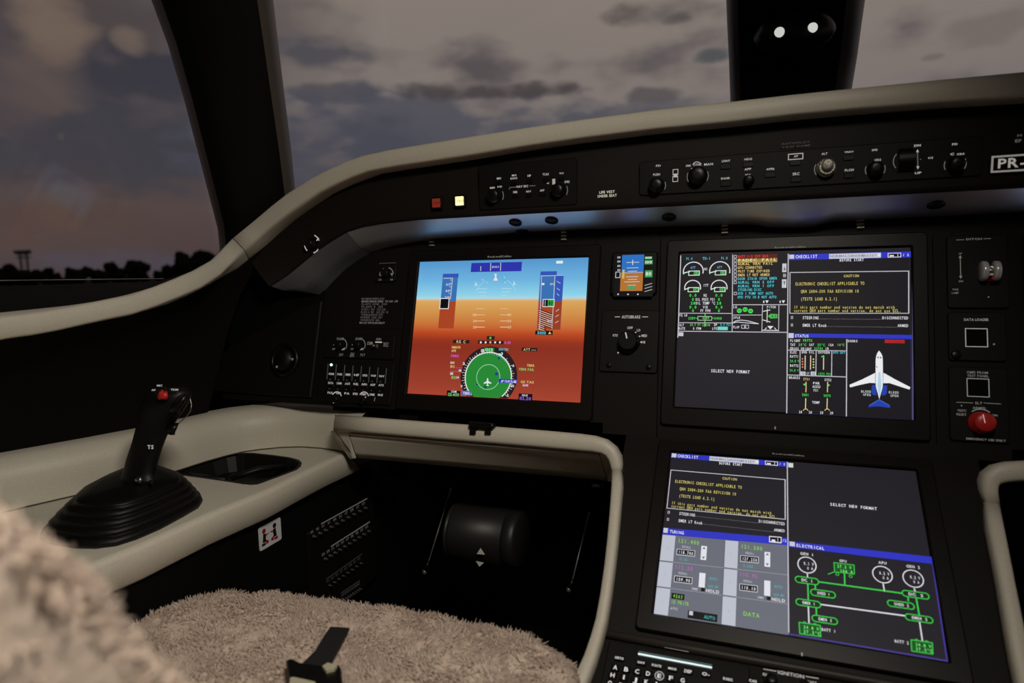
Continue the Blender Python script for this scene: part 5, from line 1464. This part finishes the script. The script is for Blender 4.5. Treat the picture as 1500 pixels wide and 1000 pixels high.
t, f = plate_unit(PAN, 'dispatch_panel', 'black panel with a single white outlined square button, middle of the right column', 'panel', (1387, 458, 1474, 530))
key(t, f, 1430, 494.5, 33, 27, .004, .0015, M_VOID, 'pushbutton')
d = Draw(f, .0058); d.box(1413.5, 480.5, 1447.5, 508.5, 1.3, emi(150, 150, 148), 1); d.mb.build('button_outline', t)
d = Draw(f, .0044); d.text('DATA LOADER', 1412, 468, 1448, 4.2, emi(130, 130, 126)); d.disc(1456, 504, 1.6, T_D, 2, 8); d.mb.build('lettering', t)
k = MB(); a, b = f.loc(1399, 520); k.lathe([(.006, .004), (.006, .005), (.004, .006)], M_KNOB, 14, (a, b, 0)); k.build('screw', t)
t['label'] = 'black panel with a single white outlined square button, middle of the right column'

t, f = plate_unit(PAN, 'beacon_panel', 'black emergency beacon panel with a red knob below an outlined square button', 'panel', (1388, 537, 1478, 650))
key(t, f, 1432, 567.5, 32, 27, .004, .0015, M_VOID, 'pushbutton')
d = Draw(f, .0058); d.box(1415.8, 553.5, 1449.8, 582, 1.3, emi(125, 125, 122), 1); d.mb.build('button_outline', t)
d = Draw(f, .0044)
for s, x0, y, x1, h_ in (('CMD FROM', 1416, 545, 1447, 3.8), ('TEST PANEL', 1416.5, 550, 1448, 3.8), ('ELT', 1428.5, 590, 1438.5, 4), ('ARMED', 1424.5, 597, 1443.5, 3.8), ('TEST/', 1402, 601, 1415.5, 3.8), ('RESET', 1401, 606.5, 1415.5, 3.8), ('ON', 1452.5, 608, 1461, 3.6), ('EMERGENCY USE ONLY', 1415, 642, 1473, 3.4)): d.text(s, x0, y, x1, h_, T_D)
d.seg([(1401, 589), (1425, 590)], .9, T_D); d.seg([(1441, 590), (1466, 591.5)], .9, T_D); d.arc(1437, 616, 20, 1.6, T_D, 50, 130, 2); d.disc(1408.5, 594, 1.2, T_D, 2, 8)
d.mb.build('lettering', t)
knob(t, f, 1436, 619, 17, .022, m=M_RED, name='red_knob')
d = Draw(f, .0268); d.seg([(1440, 607), (1443, 619)], 1.4, emi(200, 150, 140), 1); d.mb.build('knob_mark', t)

# left column: small dial plate, text placard, two switch panels
t, f = plate_unit(PAN, 'dial_plate', 'small black dial plate with two white arc arrows, top left of the flight display', 'dial', (551, 388, 580, 413))
knob(t, f, 566, 401, 5.5, .010)
d = Draw(f, .0044); d.arc(566, 403, 10, 1.1, T_D, 10, 75, 2); d.arc(566, 403, 10, 1.1, T_D, 120, 175, 2); d.poly([(556, 404), (560, 404), (558.5, 399)], T_D); d.poly([(572, 400), (575.5, 400), (574.5, 405)], T_D); d.text('LO', 555, 409.5, 559, 2.4, T_D); d.text('HI', 572, 409.5, 575.5, 2.4, T_D); d.seg([(556, 385.8), (580, 384.8)], .8, emi(60, 58, 54)); d.mb.build('lettering', t)

t = thing('text_placard', 'dark placard of fine grey printed lines left of the flight display', 'placard', PAN.at(552, 455, -.003)); f = PAN.at(552, 455, -.003)
x0, y0, x1, y1 = rel(f, 522, 433, 588, 482); k = MB(); k.prism(rrect(x0, y0, x1, y1, .002), 0, .0006, M_UNIT, .0003); k.build('plate', t)
d = Draw(f, .0009); TP = emi(78, 74, 70); TP2 = emi(112, 108, 102)
for i, (s, x0, x1) in enumerate((('MAXIMUM SPEEDS KIAS', 530, 563), ('MANEUVERING SPEED  VO 240 - 170', 530, 583), ('FLAPS ONE  250', 530, 567), ('FLAPS 2  215', 530, 561), ('FLAPS 3  200   VLO 250', 530, 565), ('FLAPS 4  180   VLE 250  35', 529, 569), ('TURBULENCE 270', 529, 561), ('WIPER 230 OP', 528, 560), ('WINDOW 180', 528, 556), ('MAX ALT WITH FLAPS 18000 FT', 527, 564))):
    d.text(s, x0, 437.5 + i * 3.9, x1, 2.4, TP2 if i in (1, 9) else TP)
d.mb.build('lettering', t)

t, f = plate_unit(PAN, 'lighting_panel', 'black panel with two dimmer knobs and a toggle, left of the flight display', 'panel', (478, 491, 577, 527))
d = Draw(f, .0044)
for x, y, s in ((499, 506, 'FLOOD'), (526, 506, 'CHART'), (553, 506, '')):
    if s:
        d.arc(x, y, 9, .9, T_D, -20, 85, 2); d.text(s, x - 5, 496, x + 5, 3, T_D); d.text('BRT', x + 2, 511, x + 7, 2.6, T_W); d.disc(x - 9.5, y - 1, .9, T_D, 2, 8); d.text('OFF', x - 12, 511, x - 8, 2.2, T_D); knob(t, f, x, y, 5.2, .011)
d.text('ANN', 551, 496.5, 558.5, 2.8, T_D); d.rect(550, 500, 559.5, 502, T_W); d.text('DIM', 538.5, 502.5, 546, 4, T_D); d.text('TEST', 561.5, 503, 569.5, 2.6, T_D); d.text('ALL', 561.5, 506, 569.5, 2.6, T_D)
for s, x0, y, x1 in (('CPT', 497, 519.5, 503), ('DU', 514, 518, 519), ('KEYS', 513, 521, 519), ('FLT', 528.5, 519.5, 535)): d.text(s, x0, y, x1, 2.8, T_D)
d.mb.build('lettering', t)
k = MB(); x, y = f.loc(554, 508); k.lathe([(.004, .004), (.004, .006), (.0018, .007), (.0025, .016), (.002, .017)], M_STEEL, 12, (x, y, 0)); k.build('toggle', t)
t['label'] = 'black panel with two dimmer knobs and a small toggle above the switch rows'

t, f = plate_unit(PAN, 'switch_panel', 'black panel with rows of labelled buttons and one green light beside the flight display', 'panel', (472, 529, 573, 594))
d = Draw(f, .0044)
for i in range(8):
    x = 480.5 + i * 12.2; d.seg([(x + .4, 533 + i * .9), (x - 1.5, 555 + i * .9)], .9, emi(70, 68, 66), 2)
words = [['NORM', 'PARK', 'EMER', 'HF', 'XPDR', 'VHF', 'NAV'], ['DATA', 'CABIN', 'AUX', 'FUEL', 'INPH', 'ADF', 'AUTO'], ['PAX', 'CREW', 'PA', 'SPKR', 'EMER', 'DME', 'MASK']]
for j, y0 in enumerate((547.3, 560.5, 574.8)):
    for i in range(7):
        x = 482 - j * .9 + i * 12.3; y = y0 + i * .55
        d.text(words[j][i], x, y, x + 7.4, 2.6, T_W)
        if j < 2: d.text('||', x + 1.2, y + 6, x + 2.8, 3.4, emi(66, 64, 62))
for x in (493, 533): d.arc(x, 582, 7, 1.1, T_W, 20, 150, 2)
d.seg([(487.5, 582), (488.5, 590)], 1.1, T_W); d.seg([(535.5, 581), (534.5, 589)], 1.3, T_W); d.seg([(549.5, 582), (548.5, 587)], 1, T_D)
d.mb.build('lettering', t)
for j, y0 in enumerate((552, 566)):
    for i in range(7): key(t, f, 486 - j * .9 + i * 12.3, y0 + i * .55, 9, 5.5, .004, .002, M_KNOB, 'pushbutton')
knob(t, f, 493, 585.5, 4, .008); knob(t, f, 533, 587, 4, .008)
k = MB(); x, y = f.loc(487.5, 534.5); k.lathe([(.0024, .004), (.0022, .0055), (.001, .006)], emi(190, 255, 225, 2.2), 14, (x, y, 0)); k.build('green_light', t)

# round air outlet on the outboard plate
f = PAN.at(418, 527, .004); t = thing('air_outlet', 'round black air outlet on the outboard plate above the cream ledge', 'vent', f)
k = MB(); k.lathe([(.032, -.001), (.032, .004), (.028, .0065), (.0245, .0055), (.0235, .002)], M_KNOB, 40); k.build('ring', t)
k = MB(); k.lathe([(.0235, .0022), (.019, .0105), (.010, .014), (.004, .0145)], M_RUB, 32); k.build('ball', t)
d = Draw(f, .0152)
for x, y in ((428.5, 526), (405.5, 537)): d.disc(x, y, 1.6, emi(90, 90, 90), 1, 10)
d.seg([(424, 524.5), (429, 527)], 1, emi(70, 70, 70), 1); d.mb.build('glint_mark', t)

# ------------------------------------------------------------------ glareshield units
def funit(name, label, cat, box, z=.004, group=None): return plate_unit(FACF, name, label, cat, box, .004, z, None, group)


FACF = Frame((0, FACE_Y, GZ), (1, 0, 0), (0, 0, 1))
t, f = funit('audio_panel', 'small black control panel with two end knobs on the left glareshield', 'panel', (702, 243, 846, 300))
knob(t, f, 725, 287, 9, .014); knob(t, f, 819, 279, 9, .014)
d = Draw(f, .0044)
for s, x0, y, x1, h_ in (('MIN', 728, 261.5, 734, 2.6), ('MKR', 750, 257, 757, 2.4), ('BARO', 748, 261.5, 758, 2.6), ('HP', 773, 257.5, 778, 3), ('TCAS', 795, 255.5, 804, 3), ('WX', 819.5, 254, 826, 2.4), ('RAD', 729, 273.5, 735.5, 2.4), ('NAV SRC', 757, 273.5, 774, 3), ('FMS', 752, 281.5, 758, 2.8), ('NAV', 771, 280.5, 778, 2.6), ('ADF', 791, 279, 797.5, 2.6), ('<', 801, 268.5, 804.5, 3), ('OVRD', 827, 266.5, 834.5, 3.4)): d.text(s, x0, y, x1, h_, T_W)
d.rect(719, 274, 723, 283, emi(150, 140, 128)); d.rect(717.5, 274, 725, 276, emi(150, 140, 128)); d.rect(809, 262, 813.5, 270, emi(160, 150, 138)); d.seg([(746, 277), (747, 274.5), (756, 273.8)], .8, T_D); d.seg([(776, 272.3), (784, 271.8)], .8, T_D)
d.arc(725, 287, 12.5, 1, T_D, -25, 25, 2); d.arc(819, 279, 12.5, 1, T_D, -30, 25, 2)
d.mb.build('lettering', t)
for x, y in ((730, 266.5), (753, 267), (776, 264), (800, 262.5), (822, 260)): key(t, f, x, y + 2, 9, 5, .004, .002, M_KNOB, 'pushbutton')
for x, y in ((755, 287), (775, 286), (795, 284.5)): key(t, f, x, y, 9, 4.5, .004, .002, M_KNOB, 'pushbutton')

t, f = funit('guidance_panel', 'long black flight guidance panel with knobs and a silver knob on the right glareshield', 'panel', (936, 239, 1440, 255))
# full outline follows the face: top edge and bottom edge measured separately
for o in list(t.children): bpy.data.objects.remove(o)
x0, y0 = f.loc(937, 287); x1, y1 = f.loc(1440, 199)
k = MB(); k.prism(rrect(x0, y0, x1, y1, .005), 0, .004, M_UNIT, .001); k.build('plate', t)
knob(t, f, 962, 272, 10.5, .014); knob(t, f, 1022, 258, 13, .015); knob(t, f, 1097, 264, 7.5, .012); knob(t, f, 1282, 248, 11.5, .014); knob(t, f, 1399, 241, 12, .015)
knob(t, f, 1210, 246, 12.5, .014, m=M_SILVER, name='silver_knob', ribs=16)
k = MB(); x, y = f.loc(1210, 244); k.lathe([(.0075, .018), (.007, .024), (.005, .025)], M_SILVER, 20, (x, y, 0)); k.build('silver_cap', t)
k = MB(); x, y = f.loc(1326, 235); R = []
for i in range(17):
    a = -PI * .5 + PI * i / 16
    R.append([Vector((x + dx, y + .0145 * math.sin(a), .004 + .011 * math.cos(a))) for dx in (-.009, -.008, .008, .009)])
k.rings(R, M_KNOB, cap=False, closed=False); k.build('thumb_wheel', t)
d = Draw(f, .0044)
for s, x0, y, x1, h_ in (('FD', 961, 243, 968, 2.8), ('PUSH', 957, 256, 967, 3.2), ('FMS', 1005, 243, 1012, 2.8), ('SYNC', 1016, 241.5, 1028, 3.2), ('MAN', 1031.5, 241, 1044.5, 3.4), ('LNAV', 1057.5, 236, 1069.5, 3.2), ('BANK', 1056.5, 261.5, 1069.5, 3), ('HDG', 1090.5, 233.5, 1101.5, 3), ('APP', 1090.5, 248, 1100.5, 3.4), ('TRK', 1091.5, 256.5, 1100, 2.8), ('APPR', 1122.5, 248, 1134.5, 3.2), ('AP', 1163, 229, 1169, 3), ('SRC', 1161, 255, 1171, 4),
                        ('AUTOPILOT', 1144.5, 211, 1186, 2.6), ('YAW DAMP', 1145, 216, 1187, 2.6), ('ALT', 1203.5, 225.5, 1212, 3.2), ('VNAV', 1237, 223, 1250.5, 2.8), ('FLCH', 1237.5, 249.5, 1250.5, 3.4), ('SPD', 1277, 220, 1285.5, 3), ('CRS', 1281, 234.5, 1290.5, 3.2), ('MACH', 1281.5, 244, 1291, 3.2), ('DN', 1339, 213.5, 1348.5, 3.4), ('UP', 1340, 253.5, 1349.5, 3.4), ('V/S', 1359, 231.5, 1366.5, 3), ('FD', 1394.5, 211.5, 1402.5, 3), ('C', 1392, 226, 1397.5, 3.4), ('CRS', 1401.5, 226, 1412.5, 3), ('PUSH', 1401, 235, 1414.5, 3.4)):
    d.text(s, x0, y, x1, h_, T_W if s not in ('AUTOPILOT', 'YAW DAMP') else emi(60, 58, 55))
for x, y, r in ((963, 272, 12), (1022, 258, 15.5), (1282, 248, 14.5), (1399, 241, 16)): d.arc(x, y, r, 1.1, T_D, -28, 22, 2); d.arc(x, y, r, 1.1, T_D, 158, 208, 2)
d.arc(1324, 235, 16, 1.1, T_D, -40, 40, 2); d.arc(1326, 235, 17.5, 1.1, T_D, 140, 220, 2)
d.arc(961, 261, 5, 1.8, T_W, 200, 340, 3); d.arc(1020.5, 244, 7.5, 2.2, T_W, 200, 340, 3); d.arc(1020.5, 243, 6, 1, T_W, 20, 160, 3)
d.arc(1208, 247, 15, 1.2, T_D, 150, 215, 2)
d.box(985.5, 248, 993.5, 256, .9, T_W, 2); d.box(985.2, 258, 993.2, 266, .9, T_W, 2); d.rect(987, 254.5, 992, 259.5, T_W, 3); d.box(1154.5, 225.5, 1176.5, 233, 1.2, T_W, 2)
d.seg([(1344, 222), (1344.5, 245)], 1, T_D); d.poly([(1342, 223), (1346, 223), (1344, 218.5)], T_W); d.poly([(1342.5, 243.5), (1346.5, 243.5), (1344.5, 248)], T_W); d.disc(1348.5, 233.5, .8, T_D, 2, 6)
d.mb.build('lettering', t)
for x, y in ((1063, 243), (1063, 268), (1096, 240), (1128, 255), (1165, 237.5), (1166, 262), (1243, 230), (1244, 256)): key(t, f, x, y + 1, 16, 6.5, .004, .002, M_KNOB, 'pushbutton')

rp = FACF.at(1540, 235, 0); t = thing('registration_plate', 'outlined black registration plate reading PR- at the right edge of the glareshield', 'plate', rp)
x0, y0 = rp.loc(1448, 256); x1, y1 = rp.loc(1620, 215)
k = MB(); k.prism(rrect(x0, y0, x1, y1, .004), 0, .0012, M_UNIT, .0004); k.build('plate', t)
d = Draw(rp, .0015); d.text('PR-', 1462, 239.5, 1502, 16, emi(150, 146, 138), 1)
c_ = emi(128, 125, 118)
xa, ya = d.L(1451, 254); xb, yb = rp.loc(1610, 219)
ya, yb = y0 + .002, y1 - .002; th = .0022
d.quad(xa, yb - th, xb, yb, c_, 1); d.quad(xa, ya, xb, ya + th, c_, 1); d.quad(xa, ya, xa + th, yb, c_, 1)
d.mb.build('lettering', t)
f = FACF.at(1490, 205, 0); d = Draw(f, .0008); d.text('EF', 1487, 206.5, 1496, 5, emi(88, 86, 80), 1); d.text('M', 1490, 198.5, 1497, 4, emi(60, 58, 55), 1)
tag(d.mb.build('lettering'), 'small grey printed letters above the registration plate at the right edge', 'lettering').matrix_basis = f.m4()
f = FACF.at(889, 284, 0); d = Draw(f, .0008); d.text('LIFE VEST', 878, 281.8, 900.5, 3.6, emi(200, 192, 176), 1); d.text('UNDER SEAT', 875.5, 287.4, 903.5, 3.6, emi(200, 192, 176), 1)
tag(d.mb.build('lettering'), 'white printed words LIFE VEST UNDER SEAT on the glareshield face', 'lettering').matrix_basis = f.m4()

# warning and caution lights
for px, py, nm, lb, m, tx in ((640.5, 297.5, 'warning_light', 'dim red square warning light on the left glareshield face', emi(112, 36, 22), emi(70, 20, 14)), (674.5, 294.5, 'caution_light', 'bright cream-lit square caution light on the left glareshield face', emi(255, 226, 160, 1.5), emi(150, 130, 90))):
    f = FACF.at(px, py, 0); t = thing(nm, lb, 'warning light', f)
    k = MB(); a = .0095; k.prism(rrect(-a, -a, a, a, .0015), -.001, .003, M_KNOB, .0006); k.build('housing', t)
    k = MB(); a = .007; k.prism(rrect(-a, -a, a, a, .001), .003, .005, m, .0004); k.build('lens', t)
    d = Draw(f, .0052); d.text('WARN' if nm[0] == 'w' else 'CAUT', px - 5.5, py, px + 5.5, 2.6, tx, 1); d.mb.build('lettering', t)
# small knob on the sloping left end of the face
q = face[9]; n0 = W(457, 357, Y=FACE_Y + .002)
f = Frame(n0, (1, 0, 0), (0, 0, 1)); t = thing('dimmer_knob', 'small black knob with white arc marks on the sloping left end of the glareshield', 'knob', f)
k = MB(); k.lathe([(.010, -.012), (.010, .002), (.0085, .004), (.0075, .012), (.006, .013)], M_KNOB, 24); k.build('knob', t)
d = Draw(f, .0024); d.arc(457, 357, 11, 1.3, T_W, 20, 65, 1); d.arc(457, 357, 11, 1.3, T_W, -80, -40, 1); d.arc(457, 357, 11, 1.3, T_W, 190, 225, 1); d.seg([(464, 352), (467, 349)], 1.4, T_W, 1); d.mb.build('lettering', t)

uy0, uy1 = FACE_Y + .006, .014; um = (uy0 + uy1) / 2; uzm = GZ - .76 * (GZ - .9965)
UNA = Frame((0, uy0, GZ), (1, 0, 0), (0, uy0 - um, GZ - uzm)); UNB = Frame((0, uy1, .9965), (1, 0, 0), (0, um - uy1, uzm - .9965))
# downlights and screw clips under the glareshield
for i, (px, py, lb) in enumerate([(755, 325.5, 'oval downlight under the glareshield above the compass side of the left screen'), (808, 322.5, 'oval downlight under the glareshield, right of a pair above the left screen'), (765, 337.5, 'oval downlight nearest the panel above the left screen'), (980, 317.5, 'oval downlight under the glareshield left of the upper middle screen'), (1158, 328, 'oval downlight in the lowered lip above the upper middle screen'), (1371, 299, 'oval downlight under the glareshield at the right of the photograph')]):
    f = UNA.at(px, py, .0002)
    if f.o.y > um: f = UNB.at(px, py, .0002)
    t = thing('downlight', lb, 'downlight', f, 'downlights under the glareshield')
    k = MB(); k.lathe([(.0105, .0015), (.0105, -.0012), (.0085, -.002), (.007, -.001)], M_KNOB, 24); k.build('ring', t)
    k = MB(); k.lathe([(.007, .0005), (.005, -.0012), (.002, -.0016)], M_RUB, 20); k.build('lens', t)
for px, py, lb in ((634, 355, 'small silver clip under the glareshield at the left of the flight display'), (827, 346.5, 'small silver clip under the glareshield at the right of the flight display'), (1062, 337, 'small silver clip above the left of the upper middle screen'), (1260, 329.5, 'small silver clip above the right of the upper middle screen')):
    f = PAN.at(px, py, -.003); t = thing('panel_clip', lb, 'clip', f, 'clips along the top of the panel')
    for j in (-1, 0, 1):
        x, y = f.loc(px, py + j * 5.2); k = MB(); k.prism(rrect(x - .0048, y - .0014, x + .0048, y + .0014, .0008), 0, .006, M_SILVER if abs(j) < 2 else M_KNOB, .0006); k.build('tab', t)

# lamp unit on the centre window post
M_LAMP = mat('lamp_housing', (20, 18, 16), .4)
lc = W(1167, 46, D=1.07); f = Frame(lc, cx, -cy)
t = thing('post_lamp', 'black twin map lamp with two round white lenses on the centre window post', 'lamp', f)
k = MB(); R = []
for s, z in ((1.0, -.025), (1.0, .0), (.96, .012), (.8, .022), (.5, .027)):
    R.append([Vector((.062 * s * math.cos(2 * PI * i / 32), .030 * s * math.sin(2 * PI * i / 32) * (1 if math.sin(2 * PI * i / 32) < 0 else 1.15), z)) for i in range(32)])
k.rings(R, M_LAMP); k.build('housing', t)
for x, y in ((1141.5, 47.5), (1190, 41)):
    a, b = f.loc(x, y, .026); a *= 1; k = MB(); k.lathe([(.0105, .012), (.0105, .022), (.0085, .025)], M_LAMP, 20, (a, b, 0)); lr = k.build('lamp_ring', t)
    k = MB(); k.lathe([(.0078, .025), (.0078, .028), (.0066, .031), (.0035, .0328), (.001, .0332)], emi(200, 200, 196), 20, (a, b, 0)); k.build('lens', lr)

# ------------------------------------------------------------------ keyboard unit and ignition panel on the pedestal
f = KEY.at(990, 985, -.004); t = thing('keyboard_panel', 'black lettered keyboard panel with a glowing strip at the foot of the lower screen', 'keyboard', f)
x0, y1 = f.loc(893, 940); x1, _ = f.loc(1093, 982)
k = MB(); k.prism(rrect(x0, y1 - .11, x1 + .004, y1, .004), 0, .004, M_UNIT, .001); k.build('plate', t)
k = MB(); a = f.loc(935, 955.5, .006); b = f.loc(1043, 976, .006); k.prism([(a[0], a[1] - .0026), (b[0], a[1] - .0026), (b[0], a[1] + .0026), (a[0], a[1] + .0026)], .004, .006, emi(70, 84, 84), .0005)
k.prism([(a[0], a[1] - .0024), (b[0], a[1] - .0024), (b[0], a[1] - .0006), (a[0], a[1] - .0006)], .006, .0064, emi(225, 240, 238, 1.2)); k.build('light_strip', t)
d = Draw(f, .0045); d.seg([(974, 947.5), (1008, 954)], 1.8, emi(130, 122, 116), 1); d.mb.build('edge_mark', t)


def kkey(t, f, s, px, py, wl, hl, wk=13, hk=9, circ=False):
    x, y = f.loc(px, py, .006); sc = Draw(f, .006).mpp(px, py); wk *= sc / 2; hk *= sc / 2 * 1.1
    k = MB(); k.prism(rrect(x - wk, y - hk, x + wk, y + hk, .0014, 3), .004, .0062, M_KNOB, .0006)
    d = Draw(f, .0064); d.mb = k
    d.text(s, px - wl / 2, py - wl * .09, px + wl / 2, hl, emi(222, 220, 214), 1)
    if circ: d.arc(px, py, 6.5, .9, emi(200, 200, 196), 0, 360, 1, 24)
    k.build('key', t)


for s, x, y in zip('ABCDEFG', (901.5, 917.5, 933.5, 949.5, 966, 983, 1000), (977, 980, 983, 986.2, 989.5, 992.8, 996)): kkey(t, f, s, x, y, 6, 6.5, circ=s == 'E')
for s, x, y in zip('HIJKLMN', (897.5, 914, 930.5, 947, 963.5, 980.5, 997.5), (988.3, 991.5, 995, 998.3, 1001.8, 1005, 1008.5)): kkey(t, f, s, x, y, 6 if s != 'I' else 2.2, 6.5)
for s, x, y in zip('OPQRST', (893.5, 910, 927, 944, 961, 978), (1000, 1003.2, 1006.8, 1010, 1013.5, 1017)): kkey(t, f, s, x, y, 6, 6.5)
for s, x, y, wl, h_ in (('DIRTO', 907.5, 963.5, 13, 3.6), ('NAV', 939.5, 970, 10.5, 3.6), ('ROUTE', 962, 974.5, 14, 3.6), ('MSG', 985, 979, 12, 3.4), ('DEP', 1008, 983, 11, 5), ('EXEC', 1066.5, 994.5, 14, 4), ('CAS', 1103, 997, 11, 4)): kkey(t, f, s, x, y, wl, h_, 15, 8)
kkey(t, f, 'O-', 1034, 987, 11, 5, 14, 9)
f = KEY.at(1150, 1000, -.004); t = thing('ignition_panel', 'black panel headed IGNITION at the bottom edge below the lower screen', 'panel', f)
x0, y1 = f.loc(1118, 979); x1, _ = f.loc(1203, 990); k = MB(); k.prism(rrect(x0, y1 - .1, x1, y1, .003), 0, .004, M_UNIT, .001); k.build('plate', t)
d = Draw(f, .0045); d.text('IGNITION', 1139.5, 984, 1177.5, 5.6, T_W, 1); d.seg([(1118.5, 979.7), (1137, 982.8)], 1.2, T_W, 1); d.seg([(1180.5, 990.5), (1199, 993.6)], 1.2, T_W, 1); d.text('ENG 1', 1117.5, 987, 1136, 4, T_W, 1); d.text('START', 1180, 997.5, 1196, 4, T_W, 1); d.mb.build('lettering', t)
knob(t, f, 1130, 1001, 9, .012); knob(t, f, 1178, 1010, 9, .012)

# ------------------------------------------------------------------ lights inside the cabin
def area(name, loc, rot_to, size, power, col, spread):
    l = bpy.data.lights.new(name, 'AREA'); l.shape = 'DISK'; l.size = size; l.energy = power; l.color = col; l.spread = math.radians(spread)
    o = bpy.data.objects.new(name, l); COL.objects.link(o); o.location = loc
    o.rotation_euler = (Vector(rot_to) - Vector(loc)).to_track_quat('-Z', 'Y').to_euler(); return o


area('cabin_dome_light', (.02, -.86, 1.495), (-.62, -.50, .55), .25, 7.0, (1, .92, .80), 126)
S.cycles.max_bounces = 8
S.cycles.transparent_max_bounces = 12
S.cycles.sample_clamp_indirect = 4
